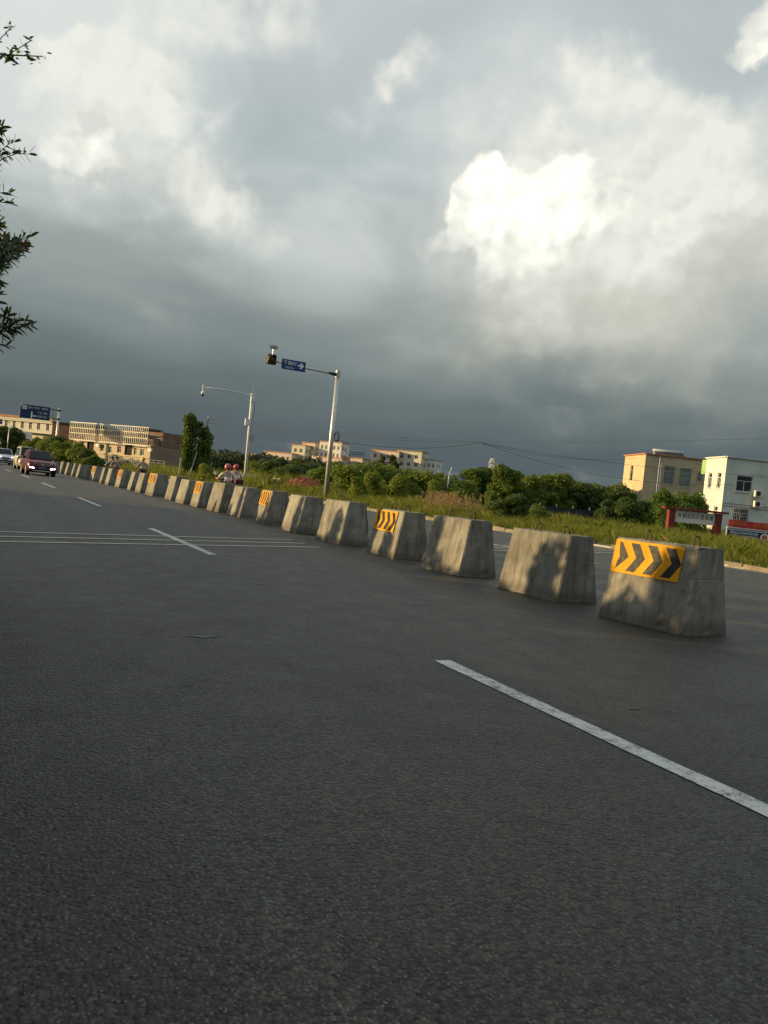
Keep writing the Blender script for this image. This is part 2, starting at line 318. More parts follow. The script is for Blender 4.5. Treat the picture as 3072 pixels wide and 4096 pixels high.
# ------------------------------------------------------------------ mesh helpers
class MB:
    def __init__(s): s.v = []; s.f = []
    def add(s, vs, fs):
        o = len(s.v); s.v += [tuple(p) for p in vs]; s.f += [tuple(i+o for i in f) for f in fs]; return s
    def box(s, c, d, M=None):
        x, y, z = d[0]/2, d[1]/2, d[2]/2
        vs = [Vector((sx*x, sy*y, sz*z)) for sz in (-1, 1) for sx, sy in ((-1, -1), (1, -1), (1, 1), (-1, 1))]
        if M is not None: vs = [M @ q for q in vs]
        vs = [q + Vector(c) for q in vs]
        return s.add(vs, [(3, 2, 1, 0), (4, 5, 6, 7), (0, 1, 5, 4), (1, 2, 6, 5), (2, 3, 7, 6), (3, 0, 4, 7)])
    def bar(s, a, b, w, h=None):
        a, b = Vector(a), Vector(b); d = b-a; h = h or w
        M = d.to_track_quat('Z', 'Y').to_matrix()
        return s.box((a+b)/2, (w, h, d.length), M)
    def tube(s, pts, r, n=8, cap=True):
        pts = [Vector(p) for p in pts]; rs = r if hasattr(r, '__len__') else [r]*len(pts)
        vs = []; fs = []; prev = None
        for i, p in enumerate(pts):
            t = (pts[min(i+1, len(pts)-1)] - pts[max(i-1, 0)])
            t = t.normalized() if t.length > 1e-9 else Vector((0, 0, 1))
            if prev is None:
                a = t.orthogonal().normalized()
            else:
                a = prev - t*prev.dot(t); a = a.normalized() if a.length > 1e-6 else t.orthogonal().normalized()
            prev = a; b = t.cross(a)
            for k in range(n):
                q = 2*math.pi*k/n; vs.append(p + (a*math.cos(q) + b*math.sin(q))*rs[i])
        for i in range(len(pts)-1):
            for k in range(n): fs.append((i*n+k, i*n+(k+1) % n, (i+1)*n+(k+1) % n, (i+1)*n+k))
        if cap: fs += [tuple(range(n-1, -1, -1)), tuple(range((len(pts)-1)*n, len(pts)*n))]
        return s.add(vs, fs)
    def prism(s, poly, t, M=None):
        """poly in local x,y; extruded along local +z by t; M a 4x4"""
        n = len(poly); M = M or Matrix.Identity(4)
        vs = [M @ Vector((x, y, 0)) for x, y in poly] + [M @ Vector((x, y, t)) for x, y in poly]
        fs = [tuple(range(n-1, -1, -1)), tuple(range(n, 2*n))] + [(i, (i+1) % n, n+(i+1) % n, n+i) for i in range(n)]
        return s.add(vs, fs)
    def lathe(s, prof, n=16, M=None):
        M = M or Matrix.Identity(4); vs = []; fs = []
        for r, z in prof:
            for k in range(n):
                a = 2*math.pi*k/n; vs.append(M @ Vector((r*math.cos(a), r*math.sin(a), z)))
        for i in range(len(prof)-1):
            for k in range(n): fs.append((i*n+k, i*n+(k+1) % n, (i+1)*n+(k+1) % n, (i+1)*n+k))
        fs += [tuple(range(n-1, -1, -1)), tuple(range((len(prof)-1)*n, len(prof)*n))]
        return s.add(vs, fs)
    def mesh(s, name):
        m = bpy.data.meshes.new(name); m.from_pydata(s.v, [], s.f); m.update(); return m
    def build(s, name, material, parent=None, loc=None, smooth=False, bevel=0):
        m = s.mesh(name)
        if smooth: m.shade_smooth()
        o = obj(name, m, material, parent, loc)
        if bevel:
            b = o.modifiers.new('bevel', 'BEVEL'); b.width = bevel; b.segments = 2; b.limit_method = 'ANGLE'
        return o
def obj(name, mesh, material=None, parent=None, loc=None):
    o = bpy.data.objects.new(name, mesh); COL.objects.link(o)
    if material and not mesh.materials: mesh.materials.append(material)
    if parent: o.parent = parent
    if loc is not None: o.location = loc
    return o
def tag(o, label=None, cat=None, group=None, kind=None):
    for k, x in (('label', label), ('category', cat), ('group', group), ('kind', kind)):
        if x: o[k] = x
    return o
def thing(name, label, cat, loc=(0, 0, 0), rz=0.0, group=None):
    o = bpy.data.objects.new(name, None); COL.objects.link(o); o.location = loc; o.rotation_euler.z = rz; o.empty_display_size = .2
    return tag(o, label, cat, group)
def kids(o): return [c for c in bpy.data.objects if c.parent == o]
def copy_tree(o, parent=None):
    c = o.copy(); COL.objects.link(c); c.parent = parent
    for ch in o.children: copy_tree(ch, c)
    return c
def np_mesh(name, verts, faces):
    """verts (n,3), faces (m,k) numpy arrays -> mesh"""
    m = bpy.data.meshes.new(name); k = faces.shape[1]
    m.vertices.add(len(verts)); m.vertices.foreach_set('co', np.asarray(verts, np.float32).ravel())
    m.loops.add(faces.size); m.loops.foreach_set('vertex_index', faces.astype(np.int32).ravel())
    m.polygons.add(len(faces)); m.polygons.foreach_set('loop_start', np.arange(0, faces.size, k, dtype=np.int32))
    m.polygons.foreach_set('loop_total', np.full(len(faces), k, np.int32))
    m.update(calc_edges=True); return m
_txt = {}
def text_mesh(s, size, ext=.004):
    key = (s, size, ext)
    if key in _txt: return _txt[key]
    c = bpy.data.curves.new('lettering', 'FONT'); c.body = s; c.size = size; c.extrude = ext; c.align_x = 'CENTER'; c.align_y = 'CENTER'; c.resolution_u = 2
    o = bpy.data.objects.new('lettering', c); COL.objects.link(o)
    dg = bpy.context.evaluated_depsgraph_get(); m = bpy.data.meshes.new_from_object(o.evaluated_get(dg))
    bpy.data.objects.remove(o); bpy.data.curves.remove(c); m.materials.clear(); _txt[key] = m; return m
def lettering(s, size, material, parent, pos, xdir, width=None, ext=.004, updir=(0, 0, 1)):
    """raised characters; pos in the parent's frame, reading along xdir"""
    m = text_mesh(s, size, ext)
    if not m.materials: m.materials.append(material)
    o = obj('lettering', m, None, parent)
    x = Vector(xdir).normalized(); u = Vector(updir); n = x.cross(u).normalized(); u = n.cross(x)
    k = 1.0
    if width:
        xs = [q.co.x for q in m.vertices]; k = width/max(max(xs)-min(xs), 1e-6)
    mw = Matrix(((x.x*k, u.x, n.x, pos[0]), (x.y*k, u.y, n.y, pos[1]), (x.z*k, u.z, n.z, pos[2]), (0, 0, 0, 1)))
    o.matrix_local = mw
    return o

# ------------------------------------------------------------------ the setting: ground, road, kerb, markings
def off(y):
    """the road bends gently to the left beyond 25 m"""
    return -((y-25)**2)/1600 if y > 25 else 0.0
def sstep(a, b, x):
    t = min(max((x-a)/(b-a), 0), 1); return t*t*(3-2*t)
def ground_z(x, y):
    xr = x - off(min(y, 260))
    z = -0.02
    if xr > 21.8:
        z = -.02 + .16*sstep(21.9, 22.1, xr) + .10*sstep(22.3, 25.5, xr) + .20*sstep(58, 64, y)*sstep(82, 76, y)*sstep(22.0, 22.8, xr)*sstep(34, 28, xr)
        z += .10*noise.noise(Vector((x*.22, y*.22, 3)))*sstep(23, 27, xr)
    elif xr < -.35:
        z = -.02 + .14*sstep(.35, .5, -xr) + .12*sstep(.6, 3, -xr)
    return z
def build_ground():
    xs = [-1500, -400, -120, -40, -14, -6, -3, -1.5, -.7, -.5, -.35, -.2, 3, 8, 15, 21.5, 21.8, 21.95, 22.1, 22.4, 23, 24, 25, 26, 28, 31, 35, 40, 48, 58, 75, 100, 150, 250, 500, 1000, 2500]
    ys = [-200, -60, -25] + list(np.arange(-15, 130, 2.5)) + list(np.arange(130, 261, 8)) + [300, 400, 600, 1000, 1800, 3500]
    vs = []; fs = []
    for y in ys:
        o = off(min(y, 260))
        for x in xs: vs.append((x+o, y, ground_z(x+o, y)))
    n = len(xs)
    for j in range(len(ys)-1):
        for i in range(n-1): fs.append((j*n+i, j*n+i+1, (j+1)*n+i+1, (j+1)*n+i))
    m = bpy.data.meshes.new('ground'); m.from_pydata(vs, [], fs); m.shade_smooth()
    tag(obj('ground', m, M_FIELD), kind='structure')
    # asphalt sheet
    ys = list(np.arange(-40, 261, 2.5)); vs = []; fs = []
    xr = list(np.linspace(-.42, 21.92, 12))
    for y in ys:
        for x in xr: vs.append((x+off(y), y, .004 + .05*math.sin(math.pi*min(max((x+.4)/22.3, 0), 1))*0))
    n = len(xr)
    for j in range(len(ys)-1):
        for i in range(n-1): fs.append((j*n+i, j*n+i+1, (j+1)*n+i+1, (j+1)*n+i))
    m = bpy.data.meshes.new('road'); m.from_pydata(vs, [], fs)
    tag(obj('road', m, M_ASPHALT), kind='structure')
build_ground()
def strip(name, pts, w, material, z=.009, parent=None, ragged=0.0):
    """painted marking following pts, w wide"""
    pts = [Vector((p[0], p[1], 0)) for p in pts]; vs = []; fs = []
    for i, p in enumerate(pts):
        t = (pts[min(i+1, len(pts)-1)]-pts[max(i-1, 0)]).normalized(); n = Vector((t.y, -t.x, 0))
        a = (random.random()-.5)*ragged; b = (random.random()-.5)*ragged
        vs += [p + n*(w/2+a) + Vector((0, 0, z)), p - n*(w/2+b) + Vector((0, 0, z))]
    for i in range(len(pts)-1): fs.append((2*i, 2*i+2, 2*i+3, 2*i+1))
    m = bpy.data.meshes.new(name); m.from_pydata([tuple(v) for v in vs], [], fs)
    return tag(obj(name, m, material, parent), kind='structure')
def lerp_pts(a, b, n): return [(a[0]+(b[0]-a[0])*i/n, a[1]+(b[1]-a[1])*i/n) for i in range(n+1)]
for a, b in (((3.47, .6), (3.50, 5.55)), ((3.53, 12.95), (3.43, 17.85)), ((3.33, 25.35), (3.20, 30.1)), ((2.99, 37.6), (2.82, 43.0)), ((2.62, 50.2), (2.38, 55.4)), ((2.05, 62.8), (1.75, 68.2)),
             ((1.2, 76), (.8, 81.5)), ((0, 90), (-.5, 95.5)), ((-1.6, 104), (-2.3, 110)), ((-4, 120), (-4.9, 126))):
    strip('lane_dash', lerp_pts(a, b, 24), .15, M_PAINT, .009, ragged=.012)
strip('edge_line', [(21.45+off(y), y) for y in np.arange(-10, 130, 2.0)], .15, M_PAINT, ragged=.015)
for k in range(3):
    c = -.80*k
    strip('cross_line', [(x, 14.62+c+.40*x+.006*x*x*0) for x in np.arange(-.3, 6.9, .4)], .095, M_THIN, .013, ragged=.012)
    strip('cross_line', [(x, 14.62+c+.40*x) for x in np.arange(9.2, 21.3, .5)], .095, M_THIN, .013, ragged=.012)
    strip('cross_line', [(x, 29.4+c*1.3+.62*x) for x in np.arange(-.4, 6.6, .4)], .07, M_PATCH, .013, ragged=.01)
    strip('cross_line', [(x, 38.6+c*1.5+.8*x) for x in np.arange(-.6, 5, .4)], .07, M_PATCH, .013, ragged=.01)
strip('lane_line', [(14.6+off(y), y) for y in np.arange(16, 22, 1.0)], .13, M_PAINT); strip('lane_line', [(14.6+off(y), y) for y in np.arange(31, 37, 1.0)], .13, M_PAINT)
for (x, y, a, b) in ((4.85, 8.4, .40, .05), (1.75, 6.45, .30, .06), (3.35, 9.7, .30, .05), (7.05, 9.9, .3, .06), (4.2, 4.1, .16, .03), (2.6, 56.0, .5, .3), (3.9, 58.5, .5, .3), (5.1, 20.5, .9, .16)):
    k = 15; poly = [(x+a/2*math.cos(2*math.pi*i/k)*random.uniform(.35, 1.1), y+b*math.sin(2*math.pi*i/k)*random.uniform(.3, 1.15)) for i in range(k)]
    m = bpy.data.meshes.new('paint_patch'); m.from_pydata([(p[0], p[1], .0085) for p in poly], [], [tuple(range(k))])
    tag(obj('paint_patch', m, M_PATCH), kind='structure')
# kerb of single stones on the far side, a concrete bed below them
kerb = MB()
for y in np.arange(-6, 140, 2.0):
    a = Vector((22.03+off(y), y, .02)); b = Vector((22.03+off(y+2), y+2, .02)); kerb.bar(a, b, .20, .10)
kerb_o = tag(kerb.build('kerb', M_PCONC), kind='structure')
M_KERB = mat('kerb_stone', (.21, .18, .13), .9, .25, 4, .5, 30, dirt=.45, dirtcol=(.12, .09, .05))
kst = []
for q in range(4):
    b = MB(); b.box((0, 0, .075), (.16, .93, .15)); me = b.mesh('kerbstone')
    bmm = bmesh.new(); bmm.from_mesh(me); bmesh.ops.subdivide_edges(bmm, edges=bmm.edges[:], cuts=1, use_grid_fill=True)
    for v in bmm.verts: v.co += Vector((random.uniform(-.012, .012), random.uniform(-.02, .02), random.uniform(-.018, .012)))
    bmm.to_mesh(me); bmm.free(); me.materials.append(M_KERB); kst.append(me)
y = 12.0
while y < 100:
    if random.random() > .06:
        o = obj('kerbstone', random.choice(kst), None, kerb_o, (21.99+off(y)+random.uniform(-.02, .02), y, .03+random.uniform(-.03, .012)))
        o.rotation_euler = (random.uniform(-.03, .03), random.uniform(-.04, .04), math.atan((y-25)/800 if y > 25 else 0)+random.uniform(-.03, .03))
    y += 1.0

# ------------------------------------------------------------------ concrete blocks
def block_mesh(L, W, H, inx, iny, seed):
    """frustum: base L along y, W along x; long faces lean in by inx, ends by iny; chipped edges, one casting seam"""
    bm = bmesh.new(); lv = [0, .05, .14, .26, .40, .52, .625, .635, .645, .76, .88, .965, 1.0]; ns = 12
    rings = []
    for t in lv:
        hx = W/2 - inx*t; hy = L/2 - iny*t; ch = .022
        if t == .635: hx -= .004; hy -= .004
        per = []
        def seg(a, b, n):
            for i in range(n): per.append((a[0]+(b[0]-a[0])*i/n, a[1]+(b[1]-a[1])*i/n))
        seg((-hx, hy-ch), (-hx, -hy+ch), ns); seg((-hx, -hy+ch), (-hx+ch, -hy), 1); seg((-hx+ch, -hy), (hx-ch, -hy), ns//2); seg((hx-ch, -hy), (hx, -hy+ch), 1)
        seg((hx, -hy+ch), (hx, hy-ch), ns); seg((hx, hy-ch), (hx-ch, hy), 1); seg((hx-ch, hy), (-hx+ch, hy), ns//2); seg((-hx+ch, hy), (-hx, hy-ch), 1)
        ring = []
        for (x, y) in per:
            z = H*t; p = Vector((x, y, z)); q = p*6+Vector((seed*9.7, 0, 0))
            corner = sstep(.10, .0, min(abs(abs(x)-hx)+abs(abs(y)-hy), 1))
            chip = max(0, noise.noise(q*3.4+Vector((5, 5, 5)))-.34)*.11*(corner + (.8 if t in (0, .05, 1.0) else 0))
            d = Vector((x, y, 0)).normalized()
            p -= d*chip; p += Vector((noise.noise(q), noise.noise(q+Vector((9, 0, 0))), 0))*.0025
            if t == 0: p.z = max(0, noise.noise(Vector((x*9, y*9, seed*3.1)))*.022)
            if t == 1.0: p.z -= abs(noise.noise(q*1.4))*.014
            ring.append(bm.verts.new(p))
        rings.append(ring)
    n = len(rings[0])
    for i in range(len(rings)-1):
        for k in range(n): bm.faces.new((rings[i][k], rings[i][(k+1) % n], rings[i+1][(k+1) % n], rings[i+1][k]))
    bm.faces.new(rings[-1]); bm.faces.new(rings[0][::-1])
    bmesh.ops.recalc_face_normals(bm, faces=bm.faces[:])
    me = bpy.data.meshes.new('concrete_body'); bm.to_mesh(me); bm.free(); me.materials.append(M_BLOCK); return me
BL, BW, BH, INX, INY = 1.34, .84, 1.0, .185, .04
bmeshes = [block_mesh(BL, BW, BH, INX, INY, s) for s in range(6)]
def loop_mesh(lean):
    pts = []
    for i in range(13):
        a = math.pi*i/12; pts.append((math.sin(a)*lean, -math.cos(a)*.042, math.sin(a)*.062+.072))
    pts = [(0, -.046, -.05)] + pts + [(0, .046, -.05)]
    return MB().tube(pts, .0115, 7).mesh('lifting_loop')
lmeshes = [loop_mesh(l) for l in (.0, .03, -.025)]
for m in lmeshes: m.materials.append(M_RUST); m.shade_smooth()
# chevron sheet drawn in its own plane: u to the right (towards the traffic end), v up
SW, SH = 1.03, .43
sheet_m = MB().box((0, 0, .002), (SW, SH, .004)).mesh('chevron_sheet'); sheet_m.materials.append(M_YEL)
def chevron(u0, clip=False):
    w, t, h = .135, .125, SH*.43
    poly = [(u0, -h), (u0+w, -h), (u0+w+t, 0), (u0+w, h), (u0, h), (u0+t, 0)]
    if clip: poly = [(u0+.085, -h*.95), (u0+w-.01, -h*.75), (u0+w+t, 0), (u0+w-.015, h), (u0+w-.055, h), (u0+.105, .04), (u0+.125, -.01), (u0+.10, -.07)]
    return MB().prism(poly, .0015).mesh('chevron')
chev_m = [chevron(-.53, True), chevron(-.275), chevron(-.01), chevron(.255)]
for m in chev_m: m.materials.append(M_CHEV)
sheet_cache = {}
# front corner (x, y) of each block in the row, turn in degrees, height factor
BLK = [(7.48, 6.65, 7, 1.05), (7.46, 8.97, 4, .97), (7.45, 11.56, 6, .99), (7.44, 14.04, -3, .96), (7.43, 16.69, 4, 1.0), (7.45, 19.51, -2, .98), (7.46, 22.23, -5, 1.0), (7.55, 25.01, 1, .99), (7.45, 27.21, 3, 1.03),
       (7.34, 29.81, -2, .98), (7.25, 31.72, 2, .97), (7.30, 34.35, -1, 1.04), (7.16, 37.63, 4, 1.05), (7.10, 40.6, 1, .98), (7.08, 43.2, -2, .98), (6.95, 46.28, 2, 1.0), (6.81, 49.5, 1, 1.0), (6.78, 52.4, -2, .99), (6.67, 55.6, 3, 1.0),
       (6.60, 58.9, 6, 1.0), (6.42, 62.3, 1, .98), (6.33, 65.4, -1, 1.0), (6.18, 68.6, 1, .99), (6.05, 71.9, 4, 1.0), (5.85, 75.1, 0, 1.0), (5.65, 78.3, 1, .99), (5.45, 81.6, -1, 1.0), (5.2, 85.0, 0, 1.0)]
ORD = ['', 'second', 'third', 'fourth', 'fifth', 'sixth', 'seventh', 'eighth', 'ninth', 'tenth', 'eleventh', 'twelfth', 'thirteenth', 'fourteenth', 'fifteenth', 'sixteenth', 'seventeenth', 'eighteenth', 'nineteenth', 'twentieth',
       'twenty-first', 'twenty-second', 'twenty-third', 'twenty-fourth', 'twenty-fifth', 'twenty-sixth', 'twenty-seventh', 'twenty-eighth']
CHEV = {0, 3, 6, 9, 12, 15, 18}
for i, (cx, cy, turn, hk) in enumerate(BLK):
    a = R(turn); c, s_ = math.cos(a), math.sin(a)
    lf = [.98, 1.02, .87, 1.04, .94][i] if i < 5 else random.uniform(.94, 1.04); lx, ly = BW/2, BL*lf/2
    loc = (cx + lx*c - ly*s_, cy + lx*s_ + ly*c, .005)
    if i == 0: lab = 'concrete block with large yellow chevron sheet, starting the row opposite the red village signboard'
    elif i in CHEV: lab = 'chevron-marked concrete block, %s in the row counted from the block opposite the signboard' % ORD[i]
    else: lab = 'plain grey concrete block, %s in the row counted from the block opposite the signboard' % ORD[i]
    t = thing('concrete_block', lab, 'concrete block', loc, a, 'concrete blocks dividing the road')
    b = obj('concrete_body', bmeshes[i % 6], None, t); b.scale = (random.uniform(.97, 1.03), lf, hk)
    if i % 2: b.rotation_euler.z = math.pi
    if i < 20:
        for k, yy in enumerate((-.33, .33)):
            l = obj('lifting_loop', lmeshes[(i+k) % 3], None, t, (random.uniform(-.03, .03), yy+random.uniform(-.05, .05), BH*hk-.012)); l.rotation_euler = (random.uniform(-.12, .12), random.uniform(-.2, .2), random.uniform(-.5, .5)+1.2)
    if i in CHEV:
        Hh = BH*hk; slope = math.atan2(INX, Hh); nrm = Vector((-math.cos(slope), 0, math.sin(slope))); ud = Vector((0, -1, 0)); vd = nrm.cross(ud); 
        ctr = Vector((-BW/2, .095, 0)) + vd*((Hh/math.cos(slope)) - SH/2 - .03) + nrm*.014
        sh = obj('chevron_sheet', sheet_m, None, t)
        sh.matrix_local = Matrix(((ud.x, vd.x, nrm.x, ctr.x), (ud.y, vd.y, nrm.y, ctr.y), (ud.z, vd.z, nrm.z, ctr.z), (0, 0, 0, 1)))
        for q, m in enumerate(chev_m): obj('chevron', m, None, sh, (0, 0, .0045))

# ------------------------------------------------------------------ buildings
def wall_panel(parent, name, a, b, z0, z1, openings, material, depth=.16, n_out=None):
    """wall from a to b (left to right seen from outside, in the parent's frame) with real openings (u0,u1,v0,v1) and reveals"""
    a, b = Vector((a[0], a[1], 0)), Vector((b[0], b[1], 0)); L = (b-a).length; u = (b-a)/L; n = Vector((u.y, -u.x, 0))
    us = sorted({0, L, *[o[0] for o in openings], *[o[1] for o in openings]}); zs = sorted({z0, z1, *[o[2] for o in openings], *[o[3] for o in openings]})
    mb = MB(); P = lambda s, z, d=0: tuple(a + u*s - n*d + Vector((0, 0, z)))
    for i in range(len(us)-1):
        for j in range(len(zs)-1):
            cu, cz = (us[i]+us[i+1])/2, (zs[j]+zs[j+1])/2
            if any(o[0] < cu < o[1] and o[2] < cz < o[3] for o in openings): continue
            mb.add([P(us[i], zs[j]), P(us[i+1], zs[j]), P(us[i+1], zs[j+1]), P(us[i], zs[j+1])], [(0, 1, 2, 3)])
    for o in openings:
        q = [(o[0], o[2]), (o[1], o[2]), (o[1], o[3]), (o[0], o[3])]
        for k in range(4):
            s, e = q[k], q[(k+1) % 4]
            mb.add([P(*s), P(*e), P(*e, depth), P(*s, depth)], [(0, 3, 2, 1)])
    w = mb.build(name, material, parent); w['_a'] = 0
    del w['_a']
    return a, u, n
def window(parent, fr, o, depth=.12, cols=2, transom=.3, frame=None, fw_=.05, glass=None, grille=0, sill=False, name='window'):
    """window in the opening o of wall frame fr: frame, mullions, single panes; optional security grille"""
    a, u, n = fr; frame = frame or M_ALU; glass = glass or M_GLASS
    c = a + u*((o[0]+o[1])/2); w, h = o[1]-o[0], o[3]-o[2]; zc = (o[2]+o[3])/2
    M = Matrix(((u.x, n.x, 0), (u.y, n.y, 0), (0, 0, 1)))
    base = c - n*depth
    def bx(mb, du, dz, su, sz, t=.06, out=0.0): mb.box(base + u*du + n*out + Vector((0, 0, zc+dz)), (su, t, sz), M)
    f = MB()
    bx(f, -w/2+fw_/2, 0, fw_, h); bx(f, w/2-fw_/2, 0, fw_, h); bx(f, 0, -h/2+fw_/2, w-2*fw_, fw_); bx(f, 0, h/2-fw_/2, w-2*fw_, fw_)
    zt = h/2 - transom*h if transom else h/2-fw_
    if transom: bx(f, 0, zt, w-2*fw_, fw_*.8, .05)
    for k in range(1, cols): bx(f, -w/2+w*k/cols, (-h/2+zt)/2, fw_*.8, (zt+h/2)-fw_*1.5, .05)
    wo = f.build(name, frame, parent)
    for k in range(cols):
        g = MB(); bx(g, -w/2+w*(k+.5)/cols, (-h/2+zt)/2, w/cols-fw_*.7, zt+h/2-fw_*.7, .012, -.005-.006*(k % 2)); g.build('pane', glass, wo)
    if transom:
        g = MB(); bx(g, 0, (zt+h/2)/2, w-fw_*1.2, h/2-zt-fw_*.7, .012, -.014); g.build('pane', glass, wo)
    if grille:
        out = depth+.14
        for k in range(grille+1):
            g = MB(); bx(g, -w/2+w*k/grille, 0, .022, h+.10, .022, out); g.build('bar', M_ALU, wo)
        for dz in (-h/2-.02, -h*.05, h/2+.02):
            g = MB(); bx(g, 0, dz, w+.06, .03, .03, out+.024); g.build('rail', M_ALU, wo)
    if sill:
        g = MB(); bx(g, 0, -h/2-.05, w+.16, .07, .16, depth+.04); g.build('sill', frame, wo)
    return wo
def az(d): return Vector((math.sin(R(d)), math.cos(R(d)), 0))
def box_building(name, label, corner, dl, L, dr, Mr, H, zb, left_open, right_open, mats, parapet=None, cat='building'):
    """corner nearest the viewer; left face runs from the far left end to the corner, right face from the corner on"""
    root = thing(name, label, cat, (corner[0], corner[1], 0))
    A = dl*L; B = Vector((0, 0, 0)); Cc = dr*Mr; D = A + Cc
    fl = wall_panel(root, 'wall', A, B, zb, H, left_open, mats[0])
    frr = wall_panel(root, 'wall', B, Cc, zb, H, right_open, mats[1])
    wall_panel(root, 'wall', Cc, D, zb, H, [], mats[0]); wall_panel(root, 'wall', D, A, zb, H, [], mats[1])
    mb = MB(); mb.add([tuple(p + Vector((0, 0, H-.25))) for p in (B, Cc, D, A)], [(0, 1, 2, 3)]); mb.build('roof', M_PCONC, root)
    # dark core so that no daylight shows through the rooms
    ce = (A+Cc)/2; mb = MB(); k = .93; q = [ce + (p-ce)*k for p in (B, Cc, D, A)]
    mb.add([tuple(p + Vector((0, 0, z))) for z in (zb, H-.4) for p in q], [(0, 1, 5, 4), (1, 2, 6, 5), (2, 3, 7, 6), (3, 0, 4, 7)]); mb.build('interior', M_VOID, root)
    if parapet:
        col, hh, outw = parapet
        for (p, r) in ((A, B), (B, Cc), (Cc, D), (D, A)):
            d = (r-p).normalized(); mb = MB(); e = outw
            mb.bar(p - d*(e*.999) + Vector((0, 0, H+hh/2)), r + d*(e*.999-2*e*.5) + Vector((0, 0, H+hh/2)), .3+e, hh); mb.build('coping', col, root)
    return root, fl, frr
M_PEACH = tile_mat('peach_tile', (.50, .40, .245), (.40, .32, .21), .24, .08, .18)
M_PEACHTRIM = mat('terracotta_trim', (.42, .17, .10), .8, .15, 3)
M_WHITE_WALL = mat('white_render', (.57, .60, .57), .85, .10, .6, .15, 20, dirt=.35, dirtcol=(.28, .28, .25), streak=.5)
M_GREEN = mat('green_render', (.25, .42, .15), .8, .1, 1, dirt=.25)
M_CREAM = mat('cream_render', (.72, .68, .54), .85, .08, .4, dirt=.18, dirtcol=(.35, .30, .2), streak=.2)
M_BRICKR = tile_mat('bare_red_brick', (.19, .075, .05), (.16, .12, .10), .6, .22, .45)
M_TAN = mat('tan_render', (.54, .44, .30), .85, .12, .5, dirt=.3, dirtcol=(.25, .18, .12), streak=.25)
M_BROWN = mat('brown_render', (.24, .17, .12), .85, .12, .5, dirt=.35, streak=.3)
M_ROOFT = mat('terracotta_roof_edge', (.45, .20, .11), .8, .2, 1)
M_PINK = mat('pale_pink_render', (.60, .50, .41), .85, .08, .4, dirt=.15, streak=.2)
M_YELW = mat('pale_yellow_render', (.60, .56, .42), .85, .08, .4, dirt=.15, streak=.2)
M_OFFW = mat('off_white_render', (.68, .66, .61), .85, .08, .4, dirt=.15, streak=.2)
DL, DR = az(23), az(113)

# peach house with security grilles
lo = [(2.35, 3.25, 5.75, 7.7), (2.35, 3.25, 2.6, 4.4)]
ro = [(2.5, 3.9, 5.65, 7.85), (4.5, 6.0, 5.5, 7.8), (6.75, 7.5, 6.35, 7.5), (2.35, 3.4, 2.4, 4.35), (4.5, 6.0, 2.4, 4.35)]
t, fl, frr = box_building('peach_house', 'peach tiled house with terracotta parapet and barred windows behind the bushes', (72.4, 73.3), DL, 6.9, DR, 13, 9.0, 0, lo, ro, (M_PEACH, M_PEACH), (M_PEACHTRIM, .14, .08), 'house')
for o in lo: window(t, fl, o, cols=1, transom=.3)
M_GGL = mat('green_window_glass', (.03, .09, .06), .15, .2, 1, spec=.6)
for k, o in enumerate(ro): window(t, frr, o, cols=2 if k != 2 else 1, transom=.28 if k != 2 else 0, grille=(14 if k in (0, 1) else 8), glass=M_GGL if k == 1 else None)
for dx, r in ((1.75, .055), (2.0, .05)):
    p = DR*dx; n = frr[2]; mb = MB(); mb.tube([p + n*.09 + Vector((0, 0, .3)), p + n*.09 + Vector((0, 0, 8.95 if dx < 1.9 else 8.1))], r, 8); mb.build('drain_pipe', M_WPOLE, t, smooth=True)
heater = thing('solar_heater', 'solar water heater tank and dark tube rack on the peach house roof', 'solar heater', tuple(Vector((72.4, 73.3, 9.05)) + DR*1.3 + DL*1.2), 0)
mb = MB(); mb.tube([DR*0 + Vector((0, 0, .62)), DR*3.9 + Vector((0, 0, .62))], .2, 12); mb.build('tank', M_STEEL, heater, smooth=True)
mb = MB()
for k in range(26): mb.tube([DR*(.15+k*.144) + Vector((0, 0, .5)), DR*(.15+k*.144) - DL*.9 + Vector((0, 0, .14))], .04, 6)
mb.build('tube_rack', M_DARK, heater)
for k in (.2, 1.9, 3.7): mb = MB(); mb.bar(DR*k + Vector((0, 0, -.2)), DR*k + Vector((0, 0, .5)), .05); mb.build('leg', M_STEEL, heater)

# white house with green balcony ends
lo = [(.72, 1.5, 4.85, 6.4), (2.62, 3.4, 4.85, 6.4), (.72, 1.5, 1.6, 3.1), (2.62, 3.4, 1.6, 3.1)]
ro = [(1.2, 2.8, 4.7, 6.25), (1.15, 2.75, 1.75, 3.05), (5.4, 7.0, 4.7, 6.25), (5.4, 7.0, 1.75, 3.05)]
t, fl, frr = box_building('white_house', 'white rendered house with green balcony ends and air conditioners', (63.9, 54.1), DL, 4.15, DR, 10, 7.85, 0, lo, ro, (M_WHITE_WALL, M_WHITE_WALL), (M_WHITE_WALL, .12, .05), 'house')
for o in lo: window(t, fl, o, cols=2, transom=.3, fw_=.07, sill=True)
for k, o in enumerate(ro): window(t, frr, o, cols=2, transom=.33, fw_=.07, grille=(9 if k % 2 else 0), sill=True)
for z0, z1 in ((6.3, 7.75), (2.9, 4.35), (0, 1.9)):
    mb = MB(); c = DL*(4.15+.5) + DR*.62 + Vector((0, 0, (z0+z1)/2)); mb.box(c, (1.2, .98, z1-z0), Matrix(((DR.x, DL.x, 0), (DR.y, DL.y, 0), (0, 0, 1)))); mb.build('balcony', M_GREEN, t)
for z in (3.45, 3.2):
    mb = MB(); n = frr[2]; mb.tube([DR*.1 + n*.03 + Vector((0, 0, z)), DR*9 + n*.03 + Vector((0, 0, z-.05))], .018, 5); mb.build('cable', M_WIRE, t)
